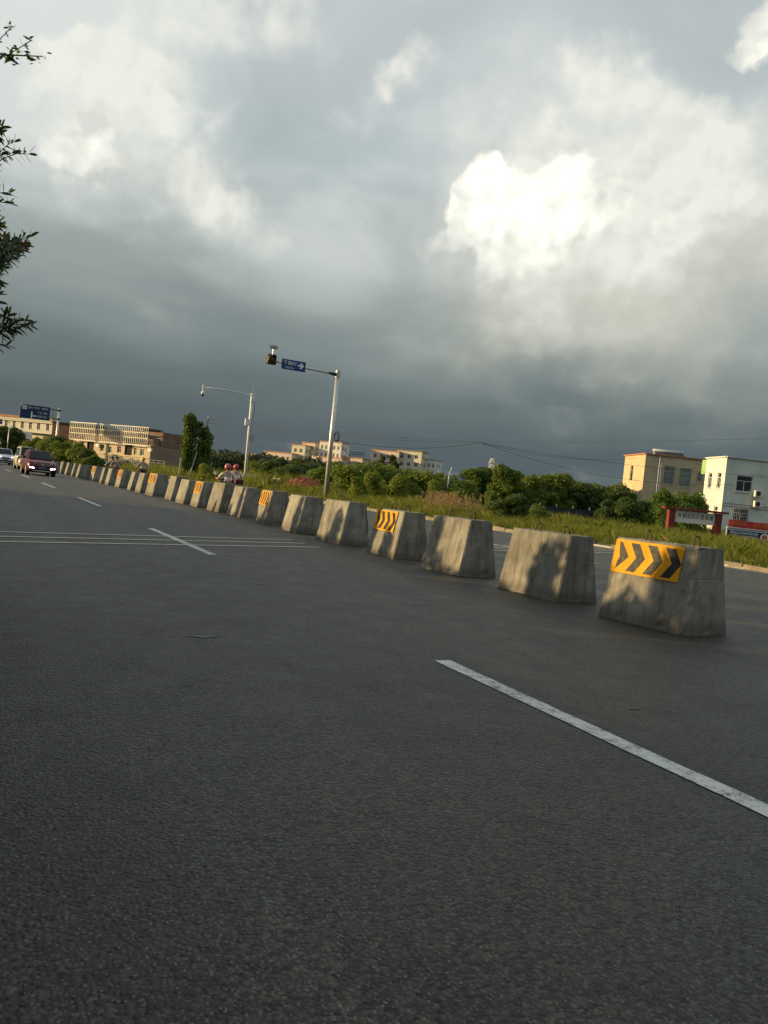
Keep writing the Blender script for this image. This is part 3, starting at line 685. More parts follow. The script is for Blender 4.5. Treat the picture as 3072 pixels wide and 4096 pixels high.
M_REDP = mat('red_paint', (.55, .10, .05), .7, .15, 4)
lt = lettering('50', .85, M_REDP, t, tuple(DL*1.45 + fl[2]*.02 + Vector((0, 0, .98))), tuple(-DL))
def aircon(label, u, z):
    M = Matrix(((DR.x, -frr[2].x, 0), (DR.y, -frr[2].y, 0), (0, 0, 1)))
    p = Vector((63.9, 54.1, 0)) + DR*u + frr[2]*.42 + Vector((0, 0, z))
    r = thing('air_conditioner', label, 'air conditioner', tuple(p), 0, 'air conditioners on the white house')
    mb = MB(); mb.box((0, 0, .31), (.82, .32, .58), M); mb.build('case', mat('ac_case', (.62, .61, .56), .5, .06, 3, dirt=.2), r, bevel=.02)
    n = frr[2]; mb = MB(); Mx = Matrix.Translation(n*.163 + DR*-.1 + Vector((0, 0, .31))) @ (n.to_track_quat('Z', 'Y').to_matrix().to_4x4())
    mb.lathe([(.23, 0), (.23, .012), (.19, .014), (.19, .004)], 20, Mx); mb.build('fan_grille', M_DARK, r)
    for s in (-.3, .3): mb = MB(); mb.bar(DR*s - n*.40, DR*s + n*.16, .04); mb.build('bracket', M_STEEL, r)
aircon('upper air conditioner unit with round fan on the white house wall', 3.3, 4.35); aircon('lower air conditioner unit on the white house wall', 3.35, 3.35)

# ---------- village gate sign and notice boards
M_GATER = mat('gate_red', (.18, .026, .020), .7, .15, 2, dirt=.3)
gd = Vector((2.80, -1.45, 0)).normalized(); gn = Vector((gd.y, -gd.x, 0))
GM = Matrix(((gd.x, gn.x, 0), (gd.y, gn.y, 0), (0, 0, 1)))
gate = thing('village_signboard', 'red framed village committee signboard on two posts in the verge', 'signboard', (38.45, 36.55, 0))
GL = 3.25
for s in (.22, GL-.12): mb = MB(); mb.box(gd*s + Vector((0, 0, 1.0)), (.40, .45, 2.0), GM); mb.build('post', M_GATER, gate, bevel=.01)
mb = MB(); mb.box(gd*(GL/2+.05) + Vector((0, 0, 2.075)), (GL+.75, .62, .13), GM); mb.build('roof_beam', M_GATER, gate, bevel=.01)
mb = MB(); mb.box(gd*(GL/2+.05) + gn*.05 + Vector((0, 0, 1.60)), (GL-.76, .10, .74), GM); mb.build('name_board', M_OFFW, gate)
lettering('錦堂居民委員會', .34, M_DARK, gate, tuple(gd*(GL/2+.24) + gn*.108 + Vector((0, 0, 1.66))), tuple(gd), width=1.95)
for q in range(2):
    for k in range(2):
        mb = MB(); mb.box(gd*(.66+.1*k) + gn*.106 + Vector((0, 0, 1.74-.12*q)), (.075, .006, .085), GM); mb.build('small_character', M_DARK, gate)
nb = thing('notice_board', 'navy notice board with white lettering under a red banner', 'notice board', (45.2, 37.62, 0))
bd = Vector((2.4, -1.22, 0)).normalized(); bn = Vector((bd.y, -bd.x, 0)); BMx = Matrix(((bd.x, bn.x, 0), (bd.y, bn.y, 0), (0, 0, 1)))
mb = MB(); mb.box(bd*2.6 + Vector((0, 0, .82)), (5.1, .08, .72), BMx); mb.build('panel', M_NAVY, nb)
for z in (1.205, .445): mb = MB(); mb.box(bd*2.6 + bn*.02 + Vector((0, 0, z)), (5.2, .12, .05), BMx); mb.build('frame_rail', M_ALU, nb)
mb = MB(); mb.box(bd*2.6 + bn*.046 + Vector((0, 0, 1.10)), (5.1, .012, .045), BMx); mb.build('white_stripe', M_SIGNW, nb)
for s in (-.02, 1.9, 3.4, 5.22): mb = MB(); mb.box(bd*s + Vector((0, 0, .65)), (.07, .07, 1.3), BMx); mb.build('post', M_ALU, nb)
lettering('茂名市公安局茂南分局', .20, M_SIGNW, nb, tuple(bd*1.16 + bn*.045 + Vector((0, 0, .90))), tuple(bd), width=1.85)
lettering('新坡派出所锦堂社区', .20, M_SIGNW, nb, tuple(bd*1.14 + bn*.045 + Vector((0, 0, .65))), tuple(bd), width=1.82)
Mx = Matrix.Translation(bd*2.55 + bn*.042 + Vector((0, 0, .74))) @ bn.to_track_quat('Z', 'Y').to_matrix().to_4x4()
mb = MB(); mb.lathe([(.28, 0), (.28, .006)], 20, Mx); mb.build('round_emblem', M_SIGNW, nb)
mb = MB(); mb.lathe([(.20, .007), (.20, .012)], 20, Mx); mb.build('round_emblem', M_REDP, nb)
ban = thing('red_banner', 'long red banner with gold lettering above the navy notice board', 'banner', (45.2, 37.60, 1.26))
mb = MB(); N = 30
for i in range(N):
    for z0 in (0,):
        s0, s1 = 5.2*i/N, 5.2*(i+1)/N; f = lambda s: bn*(.05+.018*math.sin(s*3.1)+.01*math.sin(s*7)); sag = lambda s: -.03*math.sin(s/5.2*math.pi)
        mb.add([bd*s0+f(s0)+Vector((0, 0, .02+sag(s0))), bd*s1+f(s1)+Vector((0, 0, .02+sag(s1))), bd*s1+f(s1)+Vector((0, 0, .50+sag(s1))), bd*s0+f(s0)+Vector((0, 0, .50+sag(s0)))], [(0, 1, 2, 3)])
mb.build('cloth', mat('banner_red', (.46, .04, .045), .7, .1, 2), ban)
M_GOLD = mat('banner_gold', (.62, .22, .03), .6, .1, 2)
lettering('普惠金融', .27, M_GOLD, ban, tuple(bd*.70 + bn*.085 + Vector((0, 0, .25))), tuple(bd), width=1.0)
lettering('人人受益', .27, M_GOLD, ban, tuple(bd*2.2 + bn*.085 + Vector((0, 0, .22))), tuple(bd), width=1.1)

# ---------- left: cream hall, bare brick building, frame building, brown shed
cr = thing('cream_hall', 'cream building with terracotta roof edge and a row of windows behind the blue road sign', 'building', (16.0, 225, 0))
CL = 20.0; cA = Vector((-CL*.707, CL*.707, 0)); cd_ = -cA.normalized(); cn = Vector((cd_.y, -cd_.x, 0))
ops = [(CL-1.33*a_, CL-1.33*b_, 7.95, 9.62) for a_, b_ in ((1.47, .73), (3.67, 2.93), (5.64, 4.94), (7.6, 6.88), (9.6, 8.95), (11.6, 10.9), (13.6, 12.9))]
ops += [(o[0], o[1], 4.2, 5.9) for o in ops]
fr_c = wall_panel(cr, 'wall', cA, (0, 0), 0, 10.2, ops, M_CREAM, .2)
for o in ops: window(cr, fr_c, o, cols=2, transom=.3, fw_=.10, sill=True)
cB = Vector((6, 6.5, 0))
wall_panel(cr, 'wall', (0, 0), cB, 0, 10.2, [], M_BRICKR); wall_panel(cr, 'wall', cB, cA+cB, 0, 10.2, [], M_CREAM); wall_panel(cr, 'wall', cA+cB, cA, 0, 10.2, [], M_CREAM)
mb = MB(); mb.add([tuple(p + Vector((0, 0, 10.1))) for p in (cA, Vector(), cB, cA+cB)], [(0, 1, 2, 3)]); mb.build('roof', M_ROOFT, cr)
def crbar(nm, z, w, h, o_, m_): mb = MB(); mb.box(cA*.5 + cn*o_ + Vector((0, 0, z)), (CL+.3, w, h), Matrix(((cd_.x, cn.x, 0), (cd_.y, cn.y, 0), (0, 0, 1)))); mb.build(nm, m_, cr)
crbar('roof_edge', 10.95, .5, .50, .15, M_ROOFT); crbar('parapet', 10.45, .3, .5, .05, M_CREAM); crbar('cornice', 9.86, .40, .2, .16, M_CREAM); crbar('canopy', 7.0, .95, .12, .45, M_BROWN)
mb = MB(); q = [(cA+cB)/2 + (p-(cA+cB)/2)*.9 for p in (cA, Vector(), cB, cA+cB)]; mb.add([tuple(p + Vector((0, 0, z))) for z in (0, 10) for p in q], [(0, 1, 5, 4), (1, 2, 6, 5), (2, 3, 7, 6), (3, 0, 4, 7)]); mb.build('interior', M_VOID, cr)
br = thing('brick_building', 'dark bare brick building between the cream hall and the white frame', 'building', (14.6, 205, 0))
A, B, Cc, D = Vector((0, 0, 0)), Vector((11, -7, 0)), Vector((18, 6, 0)), Vector((7, 13, 0))
for p, q in ((A, B), (B, Cc), (Cc, D), (D, A)): wall_panel(br, 'wall', p, q, 0, 9.4, [], M_BRICKR)
mb = MB(); mb.add([tuple(p + Vector((0, 0, 9.3))) for p in (A, B, Cc, D)], [(0, 1, 2, 3)]); mb.build('roof', M_DARK, br)
mb = MB(); mb.bar((-.3, .05, 9.5), (11.2, -7.25, 9.5), .3, .25); mb.build('eave', M_DARK, br)
# low house whose front carries a long white steel frame
FA, FB = Vector((15.05, 158.2, 0)), Vector((26.1, 142.2, 0)); fd = (FB-FA).normalized(); fn = Vector((fd.y, -fd.x, 0)); FL = (FB-FA).length
fb = thing('frame_house', 'tan two storey building behind a long white steel frame', 'building', tuple(FA))
k = FL/640.0
def fo(x0, x1, z0, z1): return ((x0-615)*k, (x1-615)*k, z0, z1)
ops = [fo(690, 712, 3.35, 4.6), fo(735, 795, 3.1, 4.75), fo(850, 878, 3.2, 4.45), fo(920, 945, 3.05, 4.15), fo(990, 1020, 3.2, 4.4), fo(1050, 1110, 2.95, 4.7), fo(1125, 1145, 3.1, 4.35), fo(1175, 1205, 3.1, 4.25)]
ops3 = [fo(700+90*i, 730+90*i, .9, 2.0) for i in range(6)]
frf = wall_panel(fb, 'wall', (0, 0), tuple(fd*FL)[:2], 0, 5.0, ops+ops3, M_TAN, .2)
for i, o in enumerate(ops):
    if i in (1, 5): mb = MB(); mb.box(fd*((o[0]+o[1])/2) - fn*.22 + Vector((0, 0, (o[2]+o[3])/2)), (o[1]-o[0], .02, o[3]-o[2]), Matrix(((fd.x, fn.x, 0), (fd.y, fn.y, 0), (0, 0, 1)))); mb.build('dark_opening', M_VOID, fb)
    else: window(fb, frf, o, cols=2, transom=.3, fw_=.06, glass=M_GGL if i % 2 else None)
for o in ops3: window(fb, frf, o, cols=2, transom=0, fw_=.06)
bk = -fn*9.5; e1, e2 = fd*FL, fd*FL+bk
wall_panel(fb, 'wall', e1, e2, 0, 5.0, [], M_BROWN); wall_panel(fb, 'wall', e2, bk, 0, 5.0, [], M_TAN); wall_panel(fb, 'wall', bk, (0, 0), 0, 5.0, [], M_TAN)
mb = MB(); mb.add([tuple(p + Vector((0, 0, 4.9))) for p in (Vector(), e1, e2, bk)], [(0, 1, 2, 3)]); mb.build('roof', M_PCONC, fb)
mb = MB(); ce = (e2)/2; q = [ce + (p-ce)*.93 for p in (Vector(), e1, e2, bk)]
mb.add([tuple(p + Vector((0, 0, z))) for z in (0, 4.7) for p in q], [(0, 1, 5, 4), (1, 2, 6, 5), (2, 3, 7, 6), (3, 0, 4, 7)]); mb.build('interior', M_VOID, fb)
M_UP = mat('old_brown_plaster', (.20, .13, .09), .9, .2, .8, dirt=.4)
for (u0, u1, H_, nm) in ((0.0, FL*.46, 6.15, 'upper_wall'), (FL*.46, FL*1.0, 7.55, 'upper_wall')):
    s0, s1 = fd*u0 - fn*2.6, fd*u1 - fn*2.6; nw_ = int((u1-u0)/2.2); oo = [((u1-u0)*(i+.25)/nw_, (u1-u0)*(i+.75)/nw_, 5.35, min(6.9, H_-.2)) for i in range(nw_)] if H_ > 7 else []
    f_ = wall_panel(fb, nm, s0, s1, 4.9, H_, oo, M_UP)
    for o in oo: window(fb, f_, o, cols=2, transom=.3, fw_=.07)
    wall_panel(fb, nm, s1, s1-fn*6, 4.9, H_, [], M_UP); wall_panel(fb, nm, s0-fn*6, s0, 4.9, H_, [], M_UP); wall_panel(fb, nm, s1-fn*6, s0-fn*6, 4.9, H_, [], M_UP)
    mb = MB(); mb.add([tuple(p + Vector((0, 0, H_+.004))) for p in (s0+fn*.2, s1+fn*.2, s1-fn*6, s0-fn*6)], [(0, 1, 2, 3)]); mb.build('roof', M_ROOFT, fb)
mb = MB(); mb.bar(fn*.06 + Vector((0, 0, 2.78)), fd*FL + fn*.06 + Vector((0, 0, 2.78)), .14, .16); mb.build('string_course', M_TAN, fb)
for u_ in (840, 1260):
    mb = MB(); mb.box(fd*((u_-615)*k) + fn*.3 + Vector((0, 0, 4.2)), (.8, .35, .55), Matrix(((fd.x, fn.x, 0), (fd.y, fn.y, 0), (0, 0, 1)))); mb.build('air_conditioner', mat('ac_case', (.62, .61, .56)), fb)
# the frame itself: rails and single uprights
sf = thing('steel_frame', 'long white grid of steel tube standing in front of the tan building', 'frame', tuple(FA + fn*.9))
M_FRM = mat('frame_white', (.80, .74, .58), .5, .08, 3)
rails = [(4.92, 4.8), (6.1, 6.05), (7.05, 7.02), (8.05, 7.97)]
for z0, z1 in rails: mb = MB(); mb.bar(Vector((0, 0, z0)), fd*FL + Vector((0, 0, z1)), .13); mb.build('rail', M_FRM, sf)
NU = 42
um = MB().box((0, 0, 0), (.062, .062, 3.12)).mesh('upright'); um.materials.append(M_FRM)
for i in range(NU+1): o = obj('upright', um, None, sf, tuple(fd*(FL*i/NU) + fn*.09 + Vector((0, 0, 6.46)))); o.rotation_euler.z = math.atan2(fd.y, fd.x)
for i in range(0, NU+1, 7): mb = MB(); mb.bar(fd*(FL*i/NU) + Vector((0, 0, 6.9)), fd*(FL*i/NU) - fn*.9 + Vector((0, 0, 6.9)), .06); mb.build('tie', M_FRM, sf)
ra = thing('stair_house', 'small brown rooftop stair house behind the white frame', 'stair house', (26.4, 147.5, 7.0))
mb = MB(); mb.box((.6, 1.5, .0), (3.2, 3.0, 1.9)); mb.build('wall', M_BROWN, ra); mb = MB(); mb.box((.6, 1.5, .97), (4.0, 3.6, .14)); mb.build('roof', M_DARK, ra)
sh = thing('brown_shed', 'flat roofed brown shed at the end of the tan building', 'shed', (26.7, 143.3, 0))
s1, s2, s3, s4 = Vector((0, 0, 0)), Vector((6.6, 5.5, 0)), Vector((2.6, 11, 0)), Vector((-4, 5.5, 0))
ops = [(3.2, 4.3, 2.9, 4.2), (5.6, 7.4, 3.0, 3.9)]
fs_ = wall_panel(sh, 'wall', s1, s2, 0, 5.75, ops, M_BROWN)
for o in ops: window(sh, fs_, o, cols=2, transom=0, fw_=.08, frame=M_SIGNW)
for p, q in ((s2, s3), (s3, s4), (s4, s1)): wall_panel(sh, 'wall', p, q, 0, 5.75, [], M_BROWN)
mb = MB(); mb.prism([(p.x*1.04-.15, p.y*1.04-.2) for p in (s1, s2, s3, s4)], .34, Matrix.Translation((0, 0, 5.75))); mb.build('roof', M_BROWN, sh)
# yard walls in front of it
yw = thing('yard_wall', 'stained white yard wall with railing before the tan building', 'wall', (19.2, 146.2, 0))
wd = (Vector((32.0, 137, 0))-Vector((19.2, 146.2, 0)))
mb = MB(); mb.bar(Vector((0, 0, .75)), wd + Vector((0, 0, .75)), .22, 1.5); mb.build('wall', mat('flaking_white', (.55, .55, .52), .9, .1, .6, dirt=.75, dirtcol=(.12, .10, .08)), yw)
wn = wd.normalized()
for z in (2.05, 2.5): mb = MB(); mb.tube([Vector((0, 0, z)), wn*11 + Vector((0, 0, z))], .025, 5); mb.build('rail', M_FRM, yw)
for i in range(12): mb = MB(); mb.bar(wn*i + Vector((0, 0, 1.5)), wn*i + Vector((0, 0, 2.5)), .05); mb.build('post', M_FRM, yw)

# ---------- far villas beyond the trees
def villa(label, x0, x1, y, H, material, nwin, rows, trim, depth=8, skew=1.15, z0=2.0, name='villa', parts=True):
    """front runs left to right from x0 to x1 at distance y"""
    d = Vector((1, -skew, 0)).normalized(); L = (x1-x0)*1.22
    r = thing(name, label, 'house', (x0, y, 0), 0, 'villas beyond the trees')
    bkv = Vector((skew, 1, 0)).normalized()*depth
    sp = L/(nwin+.4); ops = []
    for j in range(rows):
        zt = H - 1.5 - 3.3*j
        for i in range(nwin): ops.append((sp*(i+.45), sp*(i+.45)+sp*.5, zt-1.7, zt))
    ops = [o for o in ops if o[2] > 1]
    f = wall_panel(r, 'wall', (0, 0), tuple(d*L)[:2], 0, H, ops, material, .25)
    for o in ops: window(r, f, o, cols=2, transom=.3, fw_=.14, depth=.2)
    P = [Vector(), d*L, d*L+bkv, bkv]
    ro_ = [(1.5, 2.7, H-3.2, H-1.6), (4.2, 5.4, H-3.2, H-1.6), (1.5, 2.7, H-6.5, H-4.9), (4.2, 5.4, H-6.5, H-4.9)]
    f2 = wall_panel(r, 'wall', P[1], P[2], 0, H, ro_, material, .25)
    for o in ro_: window(r, f2, o, cols=1, transom=.3, fw_=.14, depth=.2)
    wall_panel(r, 'wall', P[2], P[3], 0, H, [], material)
    f3 = wall_panel(r, 'wall', P[3], P[0], 0, H, [(depth-q[1], depth-q[0], q[2], q[3]) for q in ro_], material, .25)
    mb = MB(); cc = P[2]/2; mb.prism([tuple((cc + (p-cc)*1.05))[:2] for p in P], .35, Matrix.Translation((0, 0, H))); mb.build('roof', trim, r)
    mb = MB(); q = [cc + (p-cc)*.9 for p in P]; mb.add([tuple(p + Vector((0, 0, z))) for z in (0, H-.1) for p in q], [(0, 1, 5, 4), (1, 2, 6, 5), (2, 3, 7, 6), (3, 0, 4, 7)]); mb.build('interior', M_VOID, r)
    return r
villa('long low pale villa wing with small square windows, beside the yellow villa', 110.3, 121.5, 337, 13.0, M_PINK, 5, 2, M_ROOFT)
villa('low white outbuilding at the end of the pale villa wing', 104, 111, 342, 11.2, M_OFFW, 3, 1, M_ROOFT)
villa('pale yellow villa with tall paired windows and flat terracotta cornice', 120.9, 126.3, 332, 17.2, M_YELW, 2, 3, M_ROOFT)
villa('taller yellow block joined behind the villa with paired windows', 126.3, 131.5, 334, 18.8, M_YELW, 3, 3, M_ROOFT)
villa('white tower house with stacked dark windows behind the signal pole', 131.3, 140.0, 326, 19.8, M_OFFW, 5, 3, M_ROOFT)
pv = villa('pillared entrance block with wide porch in front of the tower house', 126.8, 138.5, 322, 12.8, M_PINK, 5, 1, M_ROOFT, 6)
for i in range(6):
    d = Vector((1, -.45, 0)).normalized(); mb = MB(); mb.bar(d*(i*2.3) + Vector((-.3, -1.6, 0)), d*(i*2.3) + Vector((-.3, -1.6, 13.0)), .5); mb.build('column', M_OFFW, pv)
villa('low pink villa wing right of the tower house', 139.6, 147.5, 319, 13.8, M_PINK, 4, 1, M_ROOFT)
tv = villa('small pale house with an open steel roof frame', 146.5, 152.5, 326, 14.2, M_PINK, 3, 2, M_ROOFT)
for i in range(6): mb = MB(); mb.bar((i*1.1, -.45*i*1.1, 14.5), (i*1.1, -.45*i*1.1, 17), .18); mb.build('post', M_DARK, tv)
for z in (16.0, 17.0): mb = MB(); mb.bar((0, 0, z), (5.6, -2.5, z), .25); mb.build('beam', M_DARK, tv)
villa('pinkish villa with corner balconies partly hidden by two slim trees', 152.6, 163.5, 318, 18.5, M_PINK, 4, 3, M_ROOFT)
villa('grey beige villa with flat dark cornice at the edge of the wood', 162.0, 171.4, 311, 19.4, M_YELW, 3, 4, M_BROWN)
villa('white villa with open verandas, last of the villas beyond the wood', 171.4, 178.6, 309, 16.6, M_OFFW, 4, 3, M_PCONC)

# ------------------------------------------------------------------ poles, signs, wires
def ring_bolt(mb, c, r, h, n=14): mb.lathe([(r, 0), (r, h)], n, Matrix.Translation(c))
# warning signal on a mast arm with the blue village direction sign
sp = thing('signal_mast', 'tall steel mast with a long arm carrying a black warning lamp', 'signal pole', (23.05, 55, .15))
mb = MB(); mb.tube([(0, 0, 0), (0, 0, 9.55)], [.19, .155], 16); mb.build('mast', M_STEEL, sp, smooth=True)
mb = MB(); ring_bolt(mb, (0, 0, 9.55), .165, .12); ring_bolt(mb, (0, 0, 9.18), .19, .34); mb.build('collar', M_STEEL, sp)
mb = MB(); ring_bolt(mb, (0, 0, 0), .32, .04); mb.build('base_plate', M_STEEL, sp)
mb = MB(); mb.tube([(-.15, 0, 9.36), (-.75, 0, 9.39)], [.15, .085], 12); mb.build('arm_socket', M_DARK, sp, smooth=True)
mb = MB(); mb.tube([(-.55, 0, 9.38), (-5.4, 0, 9.55)], [.085, .06], 12); mb.build('arm', M_STEEL, sp, smooth=True)
lamp = MB(); lamp.box((-5.2, -.02, 9.65), (.66, .26, .72)); lo_ = lamp.build('lamp_housing', M_BLACK, sp, bevel=.03)
Mx = Matrix.Translation((-5.2, -.15, 9.65)) @ Vector((0, -1, 0)).to_track_quat('Z', 'Y').to_matrix().to_4x4()
mb = MB(); mb.lathe([(.27, 0), (.27, .01), (.24, .03), (.12, .05), (.01, .055)], 24, Mx); mb.build('lens', mat('dark_lens', (.05, .03, .008), .25, .1, 6, spec=.5), lo_, smooth=True)
vz = MB()
for k in range(17):   # hood over the lens, open below
    a0, a1 = [R(-20 + 220*(k+q)/17) for q in (0, 1)]
    p = lambda a, dd: (-5.2 + .29*math.cos(a), -.15-dd, 9.65 + .29*math.sin(a))
    d0 = .10+.16*max(0, math.sin(a0)); d1 = .10+.16*max(0, math.sin(a1))
    vz.add([p(a0, 0), p(a1, 0), p(a1, d1), p(a0, d0)], [(0, 1, 2, 3)])
vo = vz.build('visor', mat('visor_inside', (.20, .18, .13), .5, .1, 4), lo_); sm = vo.modifiers.new('thick', 'SOLIDIFY'); sm.thickness = .012
mb = MB(); mb.tube([(-5.12, 0, 10.0), (-5.12, 0, 10.42)], .06, 10); mb.build('panel_stem', M_STEEL, sp)
mb = MB(); mb.box((-5.12, -.05, 10.52), (.55, .45, .035), Matrix.Rotation(R(38), 3, 'X') @ Matrix.Rotation(R(-8), 3, 'Y')); mb.build('solar_panel', mat('solar_cell', (.08, .07, .075), .3, .1, 5, spec=.6), sp)
mb = MB()
for k in range(5):
    c0 = Vector((.32+.02*k, -.12, 4.75+.02*k)); rr = .20+.025*k
    mb.tube([c0 + Vector((rr*.75*math.cos(a), .02*k, rr*1.3*math.sin(a))) for a in np.linspace(0, 2*math.pi, 18)], .010, 5, False)
mb.build('cable_coil', M_WIRE, sp)
sg = thing('village_direction_sign', 'blue direction sign with a white right arrow hanging on the signal arm', 'road sign', (19.5, 54.86, 9.62))
mb = MB(); mb.box((0, 0, 0), (1.82, .03, .72)); mb.build('panel', M_BLUE, sg)
for k in (-.5, .5): mb = MB(); mb.box((k, .06, .05), (.07, .10, .5)); mb.build('clamp', M_STEEL, sg)
lettering('下塘村', .33, M_SIGNW, sg, (-.30, -.018, .10), (1, 0, 0), width=1.02)
lettering('前方20m', .16, M_SIGNW, sg, (-.28, -.018, -.21), (1, 0, 0), width=.68)
mb = MB(); Mx = Matrix.Translation((.56, -.016, .04)) @ Vector((0, -1, 0)).to_track_quat('Z', 'Y').to_matrix().to_4x4()
arrow = [(-.24, -.065), (.0, -.065), (-.11, -.21), (.03, -.21), (.25, 0), (.03, .21), (-.11, .21), (.0, .065), (-.24, .065)]
mb.add([( .56+x, -.019, .04+z) for x, z in arrow] + [(.56+x, -.0155, .04+z) for x, z in arrow], [tuple(range(9)), tuple(range(17, 8, -1))] + [(i, i+9, (i+1) % 9+9, (i+1) % 9) for i in range(9)]); mb.build('arrow', M_SIGNW, sg)
# surveillance camera mast
cp = thing('camera_mast', 'white pole with an outreach arm and dome camera by the barriers', 'camera pole', (22.2, 73, .35))
mb = MB(); mb.tube([(.06, 0, 0), (0, 0, 5.6), (-.05, 0, 8.75)], [.17, .135, .12], 14); mb.build('mast', M_WPOLE, cp, smooth=True)
mb = MB(); mb.tube([(0, 0, 8.6), (-2.4, 0, 8.72), (-4.75, 0, 8.68)], [.06, .05, .04], 8); mb.build('arm', M_WPOLE, cp, smooth=True)
mb = MB(); mb.tube([(-.1, 0, 7.75), (-2.9, 0, 8.68)], .016, 5); mb.build('stay_wire', M_STEEL, cp)
mb = MB(); mb.tube([(-4.68, 0, 8.9), (-4.68, 0, 8.3)], .035, 8); mb.build('bracket', M_WPOLE, cp)
Mx = Matrix.Translation((-4.66, 0, 7.93)); mb = MB(); mb.lathe([(.06, .42), (.13, .36), (.155, .25), (.155, .12), (.14, .10)], 16, Mx); dc = mb.build('dome_camera', M_WPOLE, cp, smooth=True)
mb = MB(); mb.lathe([(.145, .11), (.14, .02), (.09, -.06), (.02, -.085)], 16, Mx); mb.build('lens_dome', M_DARK, dc, smooth=True)
mb = MB(); mb.box((.02, -.05, 8.35), (.34, .26, .70)); mb.build('equipment_box', M_WPOLE, cp, bevel=.02)
mb = MB(); mb.box((-.36, -.04, 6.05), (.25, .22, .62)); mb.build('equipment_box', M_WPOLE, cp, bevel=.02)
mb = MB(); mb.box((.34, .0, 4.62), (.36, .24, .60)); mb.build('equipment_box', mat('grey_box', (.32, .34, .34), .5, .1, 3), cp, bevel=.02)
mb = MB(); mb.tube([(-.03, 0, 8.75), (-.06, 0, 9.75)], .012, 5); mb.build('antenna', M_STEEL, cp)
mb = MB(); mb.tube([(.15, -.1, 8.0), (.3, -.1, 7.4), (.22, -.12, 6.9), (.12, -.15, 6.3), (.1, -.15, 5.6), (.16, -.1, 5.0)], .018, 5); mb.build('loose_cable', M_WIRE, cp)
mb = MB(); mb.tube([(-.36, -.05, 5.75), (-.3, -.1, 5.55), (-.1, -.12, 5.5)], .016, 5); mb.build('loose_cable', M_WIRE, cp)
# big overhead direction sign
bs = thing('overhead_road_sign', 'large blue overhead direction sign on a steel pole in front of the cream hall', 'road sign', (11.9, 155, .15))
mb = MB(); mb.tube([(0, 0, 0), (0, 0, 10.0)], [.21, .18], 12); mb.build('pole', M_STEEL, bs, smooth=True)
for z in (9.55, 8.0):
    mb = MB(); mb.tube([(0, 0, z), (-1.6, -.1, z+.02)], .085, 8); mb.build('arm', M_DARK, bs); mb = MB(); ring_bolt(mb, (0, 0, z-.14), .30, .28); mb.build('flange', M_DARK, bs)
mb = MB(); mb.bar((-.95, -.05, 8.0), (-.95, -.05, 9.55), .06); mb.build('brace', M_DARK, bs)
mb = MB(); mb.box((-3.88, -.14, 8.68), (4.95, .06, 2.5)); pn = mb.build('panel', mat('sign_blue_dark', (.010, .035, .10), .45, .08, 2), bs)
for z in (-1.22, 1.22): mb = MB(); mb.box((-3.88, -.178, 8.68+z), (4.9, .012, .045)); mb.build('border', M_SIGNW, pn)
for x in (-2.44, 2.44): mb = MB(); mb.box((-3.88+x, -.178, 8.68), (.045, .012, 2.38)); mb.build('border', M_SIGNW, pn)
M_SGD = mat('sign_white_dull', (.70, .72, .70), .5, .06, 2)
for s, x, z, w in (('吴川', -4.65, 9.42, .78), ('电白', -3.63, 9.42, .78), ('高新区', -2.35, 9.42, .98), ('广西', -3.15, 8.63, .62), ('化州', -2.25, 8.63, .68), ('茂名大道', -2.72, 7.98, 1.45)): lettering(s, .42, M_SGD, pn, (x, -.185, z), (1, 0, 0), width=w)
mb = MB(); mb.box((-5.65, -.18, 9.36), (.75, .015, .62)); mb.build('route_shield', M_SGD, pn); lettering('325', .36, M_BLUE, pn, (-5.65, -.195, 9.33), (1, 0, 0), width=.58)
mb = MB(); mb.box((-6.2, -.182, 9.75), (.36, .014, .30)); mb.build('corner_plate', M_SGD, pn)
mb = MB(); mb.add([(x, y, z) for y in (-.184, -.172) for x, z in ((-4.55, 7.55), (-4.30, 7.55), (-4.30, 7.93), (-3.62, 7.93), (-3.50, 8.02), (-3.62, 8.12), (-4.30, 8.12), (-4.30, 8.62), (-4.42, 8.82), (-4.55, 8.62))], [tuple(range(10)), tuple(range(19, 9, -1))]+[(i, i+10, (i+1) % 10+10, (i+1) % 10) for i in range(10)]); mb.build('route_arrow', M_SGD, pn)
ss_ = thing('small_blue_sign', 'small blue road sign above the dark trees beside the cream hall', 'road sign', (2.1, 170, .3))
mb = MB(); mb.tube([(0, 0, 0), (0, 0, 7.2)], .08, 8); mb.build('pole', M_STEEL, ss_); mb = MB(); mb.box((.3, -.1, 6.7), (1.7, .04, .95)); mb.build('panel', M_BLUE, ss_); mb = MB(); mb.box((.75, -.124, 6.7), (.35, .006, .12)); mb.build('mark', M_SIGNW, ss_)
wb = thing('white_billboard', 'blank white billboard in front of the cream hall', 'billboard', (9.4, 214, .3))
mb = MB(); mb.box((0, 0, 5.6), (3.0, .12, 1.75)); mb.build('panel', M_SIGNW, wb)
for x in (-1.1, 1.1): mb = MB(); mb.bar((x, .1, 0), (x, .1, 4.9), .12); mb.build('post', M_STEEL, wb)
stl = thing('street_lamp', 'slim grey street lamp beside the dark trees by the cream hall', 'street lamp', (5.03, 190, .3))
mb = MB(); mb.tube([(0, 0, 0), (0, 0, 7.3)], [.13, .08], 10); mb.build('pole', M_STEEL, stl, smooth=True)
mb = MB(); mb.tube([(0, 0, 7.3), (-.5, 0, 7.42), (-1.0, 0, 7.40)], .04, 6); mb.build('arm', M_STEEL, stl); mb = MB(); mb.box((-.15, 0, 7.46), (.6, .25, .1)); mb.build('lamp_head', M_DARK, stl)
